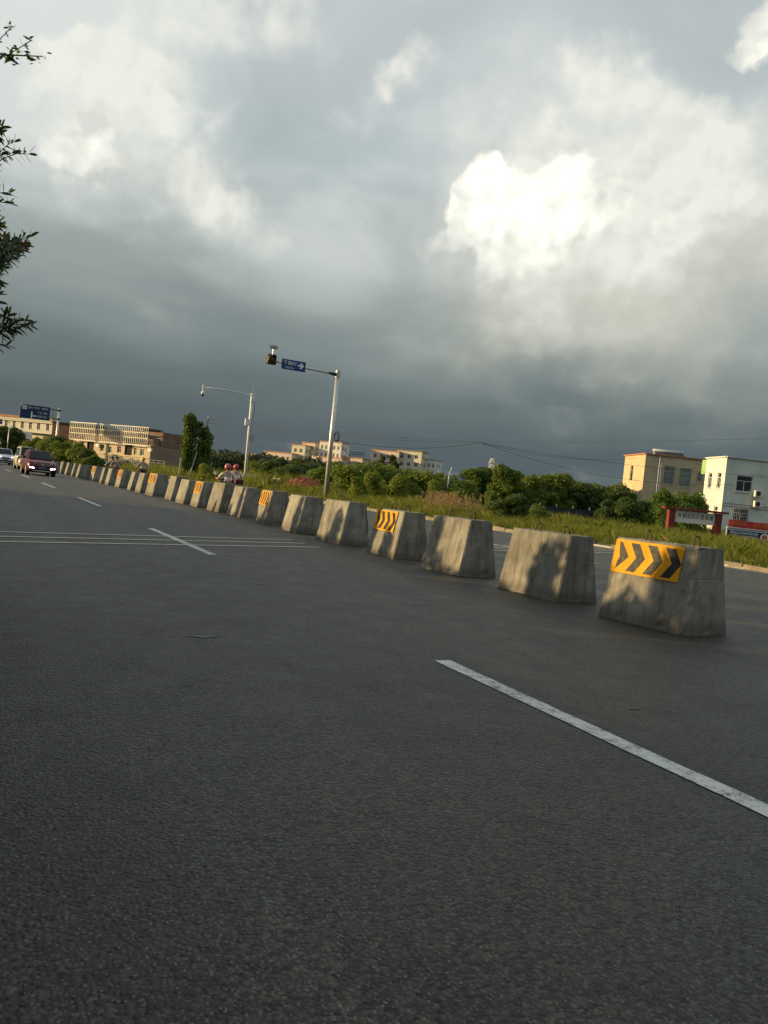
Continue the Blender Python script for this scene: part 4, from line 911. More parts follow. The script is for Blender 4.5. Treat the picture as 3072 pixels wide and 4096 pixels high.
# short white post with a tilted panel, in the reeds
pp = thing('solar_post', 'thin white post with a cross arm standing in the pink grass', 'post', (36.5, 60.0, .2))
mb = MB(); mb.tube([(0, 0, 0), (.06, 0, 3.0)], [.075, .055], 8); mb.build('post', M_WPOLE, pp, smooth=True)
mb = MB(); mb.bar((.02, 0, 2.95), (.25, -.05, 3.75), .06); mb.build('arm', M_WPOLE, pp); mb = MB(); mb.bar((-.3, .1, 3.0), (.4, -.1, 3.12), .07); mb.build('cross_arm', M_WPOLE, pp)
sr = thing('panel_roof', 'low flat metal roof among the trees behind the white post', 'shelter', (45.0, 72.5, .3))
mb = MB(); mb.box((0, 0, 3.3), (3.4, 2.0, .06), Matrix.Rotation(R(25), 3, 'X')); mb.build('roof_sheet', mat('blue_grey_sheet', (.14, .18, .22), .4, .1, 2), sr); mb = MB(); mb.box((0, -1.0, 2.85), (3.5, .08, .12)); mb.build('edge', M_WPOLE, sr)
for x in (-1.5, 1.5): mb = MB(); mb.bar((x, 0, 0), (x, 0, 3.2), .1); mb.build('post', M_WPOLE, sr)

# long dark fence in front of the trees
df = thing('dark_fence', 'long low fence of dark sheets with pale posts before the trees', 'fence', (37.7, 50.4, .15))
fd2 = (Vector((44.6, 46.9, 0))-Vector((37.7, 50.4, 0))); fL = fd2.length; fd2.normalize(); fM = Matrix(((fd2.x, fd2.y, 0), (fd2.y, -fd2.x, 0), (0, 0, 1)))
M_SHEET = mat('dark_sheet', (.022, .026, .032), .55, .2, 1.5, dirt=.3, dirtcol=(.06, .055, .045))
for i in range(6):
    mb = MB(); w = fL/6
    for j in range(8): mb.box(fd2*(w*i + w*(j+.5)/8) + Vector((0, 0, .62)) + Vector((0, 0, 0)), (w/8*.98, .03+.03*(j % 2), 1.28), fM)
    mb.build('sheet', M_SHEET, df)
    mb = MB(); mb.box(fd2*(w*i) + fM @ Vector((0, -.07, .72)), (.06, .06, 1.5), fM); mb.build('post', M_PCONC, df)

# crowd barriers round the works, each with its own plate
M_BARW = mat('barrier_white', (.62, .60, .50), .5, .1, 4, dirt=.2); M_BARR = mat('barrier_red', (.42, .06, .05), .6, .1, 4); M_PLATE = mat('plate_blue', (.05, .13, .19), .5, .1, 4)
def barrier(label, a, b, z, plate):
    a, b = Vector((a[0], a[1], 0)), Vector((b[0], b[1], 0)); d = (b-a); L = d.length; d.normalize(); n = Vector((d.y, -d.x, 0))
    r = thing('crowd_barrier', label, 'barrier', (a.x, a.y, z), 0, 'crowd barriers at the roadside works'); H = 1.12
    pts = [Vector((0, 0, 0)), Vector((0, 0, H-.15))] + [Vector((0, 0, H-.15)) + d*(.15-.15*math.cos(q)) + Vector((0, 0, .15*math.sin(q))) for q in (R(30), R(60), R(90))]
    pts += [d*(L-.15+.15*math.sin(q)) + Vector((0, 0, H-.15+.15*math.cos(q))) for q in (0, R(30), R(60), R(90))] + [d*L]
    mb = MB(); mb.tube(pts, .026, 7, True); mb.build('hoop', M_BARW, r, smooth=True)
    mb = MB(); mb.tube([Vector((0, 0, .16)), d*L + Vector((0, 0, .16))], .022, 6); mb.build('rail', M_BARW, r)
    nb_ = max(3, int(L/.17))
    for i in range(1, nb_): mb = MB(); mb.tube([d*(L*i/nb_) + Vector((0, 0, .16)), d*(L*i/nb_) + Vector((0, 0, H))], .013, 5); mb.build('bar', M_BARW, r)
    for s in (.0, L): mb = MB(); mb.box(d*s + Vector((0, 0, .62)), (.15, .075, .26), Matrix(((d.x, n.x, 0), (d.y, n.y, 0), (0, 0, 1)))); mb.build('reflective_sleeve', M_BARR, r)
    for s in (.06, L-.06): mb = MB(); mb.box(d*s + Vector((0, 0, .02)), (.06, .5, .04), Matrix(((d.x, n.x, 0), (d.y, n.y, 0), (0, 0, 1)))); mb.build('foot', M_BARW, r)
    if plate:
        mb = MB(); mb.box(d*(L*.5) + n*.045 + Vector((0, 0, .58)), (L*.62, .02, .36), Matrix(((d.x, n.x, 0), (d.y, n.y, 0), (0, 0, 1)))); pl = mb.build('plate', M_PLATE, r)
        lettering('交警', .24, M_SIGNW, pl, tuple(d*(L*.5) + n*.058 + Vector((0, 0, .58))), tuple(d), width=L*.45)
barrier('white crowd barrier with blue plate beside the camera pole foot', (20.75, 72.2), (21.9, 72.0), .28, True)
barrier('white crowd barrier without plate just behind the camera pole', (22.0, 71.8), (22.75, 71.6), .38, False)
barrier('white crowd barrier with blue plate between the camera pole and the earth heap', (22.4, 70.9), (23.3, 70.7), .40, True)
barrier('white crowd barrier without plate standing near the earth heap', (23.1, 69.9), (23.85, 69.8), .42, False)
barrier('white crowd barrier with blue plate turned along the edge of the earth heap', (23.55, 69.0), (23.35, 66.2), .32, True)
# heap of red earth: one mound with clods
def heap():
    r = thing('earth_heap', 'heap of freshly dug red earth behind the barriers', 'earth heap', (25.1, 65.6, .35))
    n = 34; vs = []; fs = []
    for j in range(n+1):
        for i in range(n+1):
            u, v = i/n*2-1, j/n*2-1; q = max(0, 1-(u*u+v*v)); x, y = u*2.35, v*1.7
            z = q**.8*(1.0+.35*u) + q*(.22*noise.noise(Vector((x*2, y*2, 1))) + .16*noise.noise(Vector((x*5, y*5, 2))) + .09*noise.noise(Vector((x*11, y*11, 2))))
            vs.append((x, y, z*1.38-.03))
    for j in range(n):
        for i in range(n): a = j*(n+1)+i; fs.append((a, a+1, a+n+2, a+n+1))
    M_RED = mat('red_earth', (.30, .10, .045), .95, .3, 5, .7, 25, dirt=.35, dirtcol=(.14, .05, .025))
    m = bpy.data.meshes.new('mound'); m.from_pydata(vs, [], fs); obj('mound', m, M_RED, r)
    cl = MB().lathe([(.02, -.5), (.35, -.35), (.5, 0), (.33, .38), (.03, .5)], 6).mesh('clod'); cl.materials.append(M_RED)
    for k in range(90):
        a, q = random.uniform(0, 6.28), random.uniform(.1, .98); x, y = 2.3*q*math.cos(a), 1.65*q*math.sin(a); u = x/2.35; qq = max(0, 1-u*u-(y/1.7)**2)
        o = obj('clod', cl, None, r, (x, y, 1.3*qq**.8*(1+.35*u)+.02)); s = random.uniform(.1, .34); o.scale = (s, s*random.uniform(.6, 1.1), s*random.uniform(.5, .9)); o.rotation_euler = [random.uniform(0, 6) for _ in range(3)]
heap()

# overhead wires, each its own catenary
def wire(label, a, b, sag, r=.016, mid=None):
    a, b = Vector(a), Vector(b); pts = [a + (b-a)*t + Vector((0, 0, -sag*4*t*(1-t))) for t in np.linspace(0, 1, 26)]
    mb = MB(); mb.tube([p-a for p in pts], r, 5); o = mb.build('overhead_wire', M_WIRE); o.location = a
    tag(o, label, 'wire', 'overhead wires')
T0, T1 = Vector((22.7, 92.3, 7.4)), Vector((22.7, 92.3, 7.05))
J = Vector((38.8, 58.97, 6.35)); E1 = Vector((39.27, 30.67, 6.66))
wire('upper wire from the vine clad pole to the wire crossing over the verge', T0, J + Vector((0, 0, .08)), .25)
wire('lower wire from the vine clad pole to the wire crossing over the verge', T1, J, .45)
wire('single dark wire running from the crossing out past the white house', J + Vector((0, 0, .08)), E1 + Vector((4, -6, .5)), .22, .012)
wire('slack wire from the crossing down to the peach house roof', J, Vector((70.0, 72.0, 8.3)), .75, .015)
wire('low wire from the crossing down behind the front bushes to the white house', J, Vector((64.5, 53.6, 5.3)), 1.15, .014)
wire('wire from the foot of the vines to the signal mast', Vector((22.9, 92, 5.2)), Vector((23.3, 55.1, 4.9)), .9, .014)
wire('wire rising from the signal mast coil to the wire crossing', Vector((23.3, 55.1, 4.7)), J, .55, .014)
wire('slanting stay wire from the coil down into the shrubs', Vector((23.5, 55, 4.6)), Vector((31.5, 61, .9)), .12, .014)
wire('thin wire from the crossing to the far right beyond the white house', J, Vector((70, 52, 6.6)), .5, .012)
# far lattice pylon
py_ = thing('lattice_pylon', 'small grey lattice pylon far behind the wood', 'pylon', (170.7, 250.4, 0))
P4 = [Vector((sx*2.0, sy*2.0, 0)) for sx, sy in ((-1, -1), (1, -1), (1, 1), (-1, 1))]
for k, p in enumerate(P4):
    mb = MB(); mb.bar(p, Vector((p.x*.28, p.y*.28, 17.4)), .16); mb.build('leg', M_STEEL, py_)
for j in range(8):
    z0, z1 = 17.4*j/8, 17.4*(j+1)/8; q0, q1 = 1-.72*j/8, 1-.72*(j+1)/8
    mb = MB()
    for k in range(4): a, b = P4[k], P4[(k+1) % 4]; mb.bar(Vector((a.x*q0, a.y*q0, z0)), Vector((b.x*q1, b.y*q1, z1)), .08); mb.bar(Vector((b.x*q0, b.y*q0, z0)), Vector((a.x*q1, a.y*q1, z1)), .08)
    mb.build('bracing', M_STEEL, py_)
for z in (13.5, 15.6): mb = MB(); mb.bar((-2.6, 0, z), (2.6, 0, z), .14); mb.build('cross_arm', M_STEEL, py_)

# ------------------------------------------------------------------ vegetation
def spot(sx, depth):
    """ground point in the direction of photo column sx (at eye level), depth metres along the view axis"""
    hy = 1797 + .1016*(sx+76); d = fw + Rv*((sx-1536)/3197) - U*((hy-2048)/3197); return d.x*depth, d.y*depth
def leaf_quads(P, N, size, elong=1.9, jit=.9, droop=0.0):
    """rhombic leaves at points P facing roughly along N"""
    n = len(P); rnd = rng.normal(size=(n, 3)); nn = N + rnd*jit; nn /= np.linalg.norm(nn, axis=1, keepdims=True)+1e-9
    t = rng.normal(size=(n, 3)); t[:, 2] -= droop; t -= nn*np.sum(t*nn, 1, keepdims=True); t /= np.linalg.norm(t, axis=1, keepdims=True)+1e-9
    b = np.cross(nn, t); s = size*rng.uniform(.6, 1.35, (n, 1)); l = t*s*elong*.5; w = b*s*.5
    V = np.stack([P-l, P-w*.9+nn*s*.06, P+l, P+w*.9+nn*s*.06], 1).reshape(-1, 3); F = np.arange(4*n).reshape(n, 4); return V, F
def clump_points(clumps, n, shell=.55):
    vol = np.array([c[3]*c[4]*c[5] for c in clumps])**.67; cnt = np.maximum(1, (n*vol/vol.sum()).astype(int)); Ps = []; Ns = []
    for c, k in zip(clumps, cnt):
        d = rng.normal(size=(k, 3)); d /= np.linalg.norm(d, axis=1, keepdims=True)
        r = shell + (1-shell)*rng.random((k, 1))**.6; r *= 1 + .22*np.array([noise.noise(Vector(q)*2.3 + Vector((c[0], c[1], c[2]))) for q in d])[:, None]*1.6
        Ps.append(np.array(c[:3]) + d*r*np.array(c[3:6])); Ns.append(d*np.array([1, 1, 1]) + np.array([0, 0, .35]))
    return np.concatenate(Ps), np.concatenate(Ns)
def crown_clumps(h0, h, rad, n, seed):
    q = random.Random(seed); out = []
    for i in range(n):
        a = q.uniform(0, 6.283); t = q.random(); z = h0 + (h-h0)*t; rr = rad*math.sin(math.pi*(.22+.70*t))**.8*q.uniform(.35, 1.0)
        s = rad*q.uniform(.26, .46); out.append((rr*math.cos(a), rr*math.sin(a), z-s*.4, s, s, s*q.uniform(.65, .95)))
    out.append((0, 0, h-rad*.3, rad*.4, rad*.4, rad*.35)); out.append((0, 0, (h0+h)/2, rad*.6, rad*.6, (h-h0)*.4)); return out
L_DARK = leaf_mat('leaf_dark', (.020, .048, .010), (.075, .125, .022), .28)
L_MID = leaf_mat('leaf_mid', (.048, .098, .013), (.160, .225, .030), .38)
L_LIGHT = leaf_mat('leaf_light', (.090, .155, .016), (.24, .28, .04), .42)
L_VINE = leaf_mat('leaf_vine', (.050, .100, .013), (.14, .20, .032), .36)
L_OLE = leaf_mat('leaf_oleander', (.018, .042, .014), (.050, .085, .024), .22, .42, (.10, .11, .02))
L_GRASS = leaf_mat('grass_blade', (.065, .115, .014), (.19, .20, .032), .42, .7, (.25, .20, .07))
L_REED = leaf_mat('reed_plume', (.30, .17, .10), (.42, .27, .16), .35, .8)
L_WOOD = leaf_mat('leaf_far_wood', (.014, .030, .012), (.035, .060, .020), .2)
TREE_V = []
def tree_variant(kind, h, rad, h0, ncl, nleaf, size, lm, seed, nm=('trunk', 'crown')):
    cl = crown_clumps(h0, h, rad, ncl, seed); P, N = clump_points(cl, nleaf); V, F = leaf_quads(P, N, size)
    cm = np_mesh('crown', V, F); cm.materials.append(lm)
    q = random.Random(seed+50); mb = MB(); th = h*.62
    pts = [Vector((q.uniform(-.08, .08)*i, q.uniform(-.08, .08)*i, th*i/5)) for i in range(6)]
    mb.tube([Vector((0, 0, -.3))]+pts[1:], [h*.026, h*.022, h*.019, h*.015, h*.011, h*.006], 7)
    for c in cl[:min(8, len(cl))]:
        st = pts[q.randint(1, 4)]; e = Vector(c[:3]); m_ = (st+e)/2 + Vector((0, 0, -.12*h*.3)); mb.tube([st, m_, e], [h*.011, h*.008, h*.004], 5)
    tm = mb.mesh('trunk'); tm.materials.append(M_BARK); return tm, cm, h
V_TREE = [tree_variant('tree', 5.0, 2.2, 1.2, 16, 9500, .150, L_MID, s) for s in (1, 2, 3)]
V_DARKT = [tree_variant('tree', 5.0, 2.3, .7, 16, 9500, .155, L_DARK, s) for s in (4, 5)]
V_BUSH = [tree_variant('bush', 3.0, 1.9, .3, 15, 8500, .115, L_MID, s) for s in (6, 7)]
V_DBUSH = [tree_variant('bush', 3.0, 2.0, .25, 15, 8500, .12, L_DARK, s) for s in (8, 9)]
V_LBUSH = [tree_variant('bush', 2.2, 1.4, .15, 11, 5200, .10, L_LIGHT, s) for s in (10, 11)]
V_SLIM = [tree_variant('tree', 8.0, 1.7, 1.6, 16, 4200, .26, L_DARK, s) for s in (12,)]
ORDN = ['first', 'second', 'third', 'fourth', 'fifth', 'sixth', 'seventh', 'eighth', 'ninth', 'tenth', 'eleventh', 'twelfth', 'thirteenth', 'fourteenth', 'fifteenth', 'sixteenth', 'seventeenth']
def plant(name, cat, label, group, sx, depth, H, var, k, wide=1.0, z=None, xy=None):
    tm, cm, h = var[k % len(var)]; x, y = xy if xy else spot(sx, depth)
    t = thing(name, label, cat, (x, y, ground_z(x, y)-.05 if z is None else z), random.uniform(0, 6.28), group); s = H/h; t.scale = (s*wide, s*wide, s)
    obj('trunk', tm, None, t); obj('crown', cm, None, t); return t
W = 'trees of the wood beyond the verge'
for i, (sx, d, H, dk) in enumerate(sorted([(1885, 86, 4.7, 0), (1940, 92, 5.2, 1), (2005, 84, 5.2, 0), (2065, 95, 4.9, 1), (2110, 88, 4.6, 0), (2165, 98, 5.2, 1), (2215, 92, 5.3, 0), (2260, 100, 5.3, 0), (2310, 95, 4.6, 1), (2355, 101, 4.4, 0), (2405, 94, 4.4, 1), (2455, 99, 5.0, 0), (2480, 88, 4.4, 1), (1835, 90, 4.0, 1), (2040, 104, 5.6, 0), (2380, 112, 5.2, 0)])):
    plant('broadleaf_tree', 'tree', ['sunlit green tree, %s in the wood counted from white post to peach house', 'darker green tree, %s in the wood counted from white post to peach house'][dk] % ORDN[i], W, sx, d, H*.95, V_TREE if not dk else V_DARKT, i, random.uniform(.95, 1.2))
for i, (sx, d, H) in enumerate([(1335, 72, 2.9), (1385, 66, 2.6), (1440, 74, 3.2), (1490, 70, 3.4), (1545, 78, 3.5), (1590, 72, 3.0), (1640, 76, 3.2), (1690, 70, 2.9), (1745, 80, 3.2), (1800, 74, 3.1), (1850, 70, 2.7)]):
    plant('shrub', 'shrub', ['leafy green shrub, %s in the thicket counted from the signal mast to the white post', 'pale green shrub, %s in the thicket counted from the signal mast to the white post', 'wide green shrub, %s in the thicket counted from the signal mast to the white post'][i % 3] % ORDN[i], 'shrubs of the thicket beyond the verge', sx, d, H, [V_BUSH, V_LBUSH, V_BUSH][i % 3], i, 1.25)
for i, (sx, d, H) in enumerate([(1040, 118, 3.6), (1085, 110, 3.6), (1130, 116, 4.0), (1180, 108, 3.7), (1230, 114, 3.6), (1275, 106, 3.1), (1320, 110, 3.2), (1265, 88, 2.6), (1200, 92, 2.6)]):
    plant('shrub', 'shrub', 'dark shrub behind the earth heap, %s of the bank counted from the camera pole' % ORDN[i] if i < 7 else ['low dark shrub right behind the signal mast foot', 'low dark shrub between the earth heap and the bank'][i-7], 'dark shrubs behind the earth heap', sx, d, H, V_DBUSH, i, 1.5)
for i, (sx, d) in enumerate([(1345, 190), (1400, 196), (1460, 188), (1500, 200), (1600, 190), (1650, 200), (1700, 188), (1760, 196)]):
    plant('broadleaf_tree', 'tree', 'dark tree before the far villas, %s counted from the signal mast' % ORDN[i], 'dark trees before the villas', sx, d, 4.3, V_DARKT, i, 2.0)
plant('young_tree', 'tree', 'bright green sapling just behind the white crowd barriers', None, 1021, 82, 2.5, V_LBUSH, 0, .7)
plant('young_tree', 'tree', 'bright green sapling in the grass in front of the vine clad poles', None, 822, 82, 1.9, V_LBUSH, 1, .9)
plant('slim_tree', 'tree', 'slim dark tree in front of the pinkish villa, left of a pair', None, 1519, 205, 10.0, V_SLIM, 0, .75)
plant('slim_tree', 'tree', 'slim dark tree in front of the pinkish villa, right of a pair', None, 1557, 200, 10.0, V_SLIM, 0, .95)
for i, (sx, d, H, kd) in enumerate(sorted([(150, 152, 4.3, 0), (190, 140, 4.8, 0), (232, 132, 4.5, 1), (275, 128, 4.2, 0), (315, 124, 3.8, 0), (350, 120, 3.0, 1), (375, 118, 2.2, 0), (128, 165, 4.0, 1), (110, 175, 3.4, 0)])):
    plant('roadside_bush', 'bush', ['green bush, %s in the hedge running from the white billboard to the tan building', 'darker bush, %s in the hedge running from the white billboard to the tan building'][kd] % ORDN[i], 'bushes below the overhead sign', sx, d, H, V_BUSH if not kd else V_DBUSH, i, 1.15)
for i, (sx, d, H) in enumerate([(8, 185, 7.0), (48, 190, 7.2), (80, 196, 5.6)]):
    plant('roadside_tree', 'tree', 'dark roadside tree before the cream hall, %s of three ending at the billboard' % ORDN[i], 'dark trees around the street lamp', sx, d, H, V_DARKT, i, .85)
for i, (sx, d, H) in enumerate([(2440, 60, 2.0), (2500, 58, 2.35), (2560, 60, 2.15), (2605, 61, 1.7)]):
    plant('round_bush', 'bush', 'dense dark round bush before the peach house, %s counted towards the signboard' % ORDN[i], 'round bushes before the peach house', sx, d, H, V_DBUSH, i, 1.0)
for i, (sx, d, H) in enumerate([(2655, 64, 3.3), (2715, 66, 3.5), (2770, 67, 3.4), (2640, 57, 2.2)]):
    plant('round_bush', 'bush', ['sunlit round bush behind the left post of the village signboard', 'sunlit round bush below the barred windows of the peach house', 'sunlit round bush against the green balcony of the white house', 'low round bush at the left post of the village signboard'][i], 'round bushes behind the signboard', sx, d, H, V_BUSH, i, .85)
plant('verge_bush', 'bush', 'dark low bush spreading in the grass by the kerb before the dark fence', None, 2060, 43, 1.55, V_DBUSH, 0, 1.25)
plant('verge_bush', 'bush', 'small leafy bush beside the dark low bush in the verge grass', None, 2145, 46, 1.2, V_BUSH, 1, 1.1)
for i, sx in enumerate((1430, 1480, 1530, 1600, 1655, 1745)):
    plant('tall_weed', 'weed', 'tall pale leafy weed before the thicket, %s counted from the signal mast' % ORDN[i], 'tall weeds before the thicket', sx, 58+3*(i % 3), 1.9+.3*(i % 2), V_LBUSH, i, .75)
# vine column: two dead poles smothered in creeper, with leaning posts
vc = thing('vine_clad_poles', 'two tall poles smothered in hanging green creeper beside the road', 'creeper', (21.0, 92, .3))
cl = []
for (x, h, r) in ((-.05, 7.2, .62), (1.55, 6.0, .72)):
    for k in range(16):
        t = k/15; cl.append((x+random.uniform(-.25, .25)+(.2*t if x > 1 else 0), random.uniform(-.35, .35), .4+(h-.5)*t, r*random.uniform(.55, 1.0)*(1.05-.25*t), r*random.uniform(.55, .95), .55))
cl += [(-.1, 0, 6.9, .8, .6, .55), (.35, .1, 3.0, .6, .5, 1.0), (.4, .1, 1.6, .7, .6, .9), (.55, .1, 4.4, .45, .45, .8), (.7, 0, 6.4, .8, .5, .4), (.9, 0, 5.6, .7, .5, .6), (2.35, 0, 5.0, .45, .4, .7), (2.1, .1, 4.1, .35, .4, .7)]
P, N = clump_points(cl, 11000, .6); V, F = leaf_quads(P, N, .17, 1.8, .8, .9); cm = np_mesh('creeper', V, F); obj('creeper', cm, L_VINE, vc)
Ps = []
for k in range(120):
    x = random.choice((-.6, -.3, .5, 1.2, 1.9, 2.3, 2.5)); z = random.uniform(2.5, 7.0 if x < .8 else 5.6); l = random.uniform(.5, 2.0); y0 = random.uniform(-.7, .5)
    for j in range(int(l/.07)): Ps.append((x+random.gauss(0, .05)+.04*j*.1, y0+random.gauss(0, .05), z-.07*j))
Ps = np.array(Ps); V, F = leaf_quads(Ps, np.tile([0, -1, .2], (len(Ps), 1)), .13, 1.9, .6, 1.5); obj('hanging_strands', np_mesh('hanging_strands', V, F), L_VINE, vc)
for x in (0, 1.6): mb = MB(); mb.tube([(x, .1, -.3), (x+.05, .1, 6.6-x*.7)], [.16, .12], 8); mb.build('pole', M_TIMB, vc)
mb = MB(); mb.tube([(1.7, -.1, 5.6), (2.05, -.1, 7.45)], .11, 8); mb.build('pole_tip', M_PCONC, vc)
for k, (a, b) in enumerate((((.1, -1.2, 0), (.95, -.6, 3.3)), ((2.3, -.8, 0), (2.9, -.2, 2.3)), ((-1.0, -1, 0), (-.85, -.8, 2.4)))):
    o = MB().tube([a, b], .07, 7).build('prop_post', M_PCONC); o.location = (21.0, 92, .3)
    tag(o, ['pale prop post leaning against the vine clad poles', 'short slanting prop post right of the vine clad poles', 'short upright pale post left of the vine clad poles'][k], 'post')

# far wood that closes the horizon: one mass
def far_wood():
    Ps = []; Ns = []; cl = []
    for k in range(420):
        a = R(random.uniform(-40, 75)); d = random.uniform(270, 420); x, y = d*math.sin(a), d*math.cos(a)
        if a < R(14) : 
            x, y = 1.25*d*math.sin(a), 1.25*d*math.cos(a)
        if abs(x-off(260)-10-(-(y-260)*.29 if y > 260 else 0)) < 16: continue
        h = random.uniform(5.5, 9.0); cl.append((x, y, h*.5, random.uniform(4, 8), random.uniform(3, 5), h*.55))
    P, N = clump_points(cl, 52000, .7); V, F = leaf_quads(P, N, .85); o = obj('far_wood', np_mesh('far_wood', V, F), L_WOOD); tag(o, 'dark wood closing the horizon behind the villas', 'wood', kind='stuff')
    cl = []
    for k in range(70):
        sx = random.uniform(790, 1340); d = random.uniform(200, 240); x, y = spot(sx, d); h = random.uniform(6.2, 8.0); cl.append((x, y, h*.5, random.uniform(3, 5), 3, h*.5))
    P, N = clump_points(cl, 26000, .7); V, F = leaf_quads(P, N, .6); o = obj('dark_wood', np_mesh('dark_wood', V, F), L_WOOD); tag(o, 'dark wood behind the riders and the camera pole', 'wood', kind='stuff')
    cl = []
    for k in range(60):
        sx = random.uniform(1330, 2480); d = random.uniform(96, 135); x, y = spot(sx, d); h = random.uniform(2.4, 3.6); cl.append((x, y, h*.5, random.uniform(2, 4), 2, h*.5))
    P, N = clump_points(cl, 26000, .6); V, F = leaf_quads(P, N, .3); o = obj('undergrowth', np_mesh('undergrowth', V, F), L_DARK); tag(o, 'dense undergrowth filling the gaps between the trees of the wood', 'undergrowth', kind='stuff')
far_wood()
# verge grass: one mass of blades
def blades(name, label, n, xr0, xr1, y0, y1, hmin, hmax, width, material, power=1.0, mask=None, lean=.45):
    y = y0 + (y1-y0)*rng.random(n)**1.35; xr = xr0 + (xr1-xr0)*rng.random(n)**power
    ofs = np.where(y > 25, -((np.minimum(y, 260)-25)**2)/1600, 0); x = xr+ofs
    nz = np.array([noise.noise(Vector((a*.35, b*.35, 0))) for a, b in zip(x, y)]); nz2 = np.array([noise.noise(Vector((a*1.6, b*1.6, 4))) for a, b in zip(x, y)])
    keep = (nz2 > -.35)
    if mask is not None: keep &= mask(x, y)
    x, y, xr, nz, nz2 = [q[keep] for q in (x, y, xr, nz, nz2)]; n = len(x)
    z = np.array([ground_z(a, b) for a, b in zip(x, y)])
    h = (hmin + (hmax-hmin)*rng.random(n))*(1 + .5*np.clip((y-28)/16, 0, 1))*(1 + .45*nz + .4*nz2)*np.clip(.35+(xr-22.1)*.45, .35, 1); h = np.maximum(h, .12)
    a = rng.uniform(0, 2*np.pi, n); dx, dy = np.cos(a), np.sin(a); b = rng.uniform(0, 2*np.pi, n); l = lean*h*rng.random(n); wd = width*rng.uniform(.6, 1.4, n)
    B = np.stack([x, y, z-.03], 1); side = np.stack([dx*wd, dy*wd, 0*x], 1); ln = np.stack([np.cos(b)*l, np.sin(b)*l, 0*x], 1); upv = np.stack([0*x, 0*x, h], 1)
    M1 = B + upv*.62 + ln*.35; T = B + upv*(1-.10*rng.random((n, 1))) + ln*1.15
    V = np.stack([B-side, B+side, M1+side*.75, T, M1-side*.75], 1).reshape(-1, 3); F = np.arange(5*n).reshape(n, 5)
    o = obj(name, np_mesh(name, V, F), material); tag(o, label, 'grass', kind='stuff'); return o
blades('verge_grass', 'tall yellow green grass covering the verge beyond the kerb', 230000, 22.12, 38, 9, 100, .20, .60, .0075, L_GRASS, 1.3, lean=.8)
blades('verge_grass', 'long grass along the verge edge by the barriers and the vine clad poles', 26000, 22.2, 30, 66, 138, .45, 1.1, .02, L_GRASS)
blades('field_grass', 'rough grass between the verge and the houses', 40000, 38, 75, 20, 75, .25, .55, .02, L_GRASS, 1.0)
def near_grass():
    n = 16000; y = rng.uniform(-4, 34, n); x = -.55 - 2.6*rng.random(n); h = rng.uniform(.25, .75, n)*np.clip((-.3-x)*1.2, .35, 1); a = rng.uniform(0, 6.28, n); l = .35*h*rng.random(n)
    B = np.stack([x, y, 0*x+.05], 1); sd = np.stack([np.cos(a)*.012, np.sin(a)*.012, 0*x], 1); T = B + np.stack([np.sin(a*3)*l, np.cos(a*3)*l, h], 1); M1 = (B+T)/2
    V = np.stack([B-sd, B+sd, M1+sd*.8, T, M1-sd*.8], 1).reshape(-1, 3); tag(obj('near_verge_grass', np_mesh('near_verge_grass', V, np.arange(5*n).reshape(n, 5)), L_GRASS), 'grass along the near edge of the road', 'grass', kind='stuff')
near_grass()
def reeds():
    Ps = []; Vs = []; Fs = []; o_ = 0
    for k in range(190):
        sx = random.gauss(1800, 75); d = random.uniform(44, 62); x, y = spot(sx, d); z = ground_z(x, y); h = random.uniform(.7, 1.5)
        tip = Vector((x+random.uniform(-.15, .15), y+random.uniform(-.15, .15), z+h)); 
        V = [(x-.008, y, z), (x+.008, y, z), (tip.x+.006, tip.y, tip.z), (tip.x-.006, tip.y, tip.z)]; Vs += V; Fs.append((o_, o_+1, o_+2, o_+3)); o_ += 4
        for j in range(26): Ps.append((tip.x+random.gauss(0, .05), tip.y+random.gauss(0, .05), tip.z-random.random()*.42+.05))
    Ps = np.array(Ps); V, F = leaf_quads(Ps, np.tile([0, -1, 0], (len(Ps), 1)), .035, 3.0, .8, -1.2)
    V = np.concatenate([np.array(Vs), V]); F = np.concatenate([np.array(Fs), F+o_]); tag(obj('plume_grass', np_mesh('plume_grass', V, F), L_REED), 'patch of pinkish brown plume grass around the white post', 'grass', kind='stuff')
reeds()

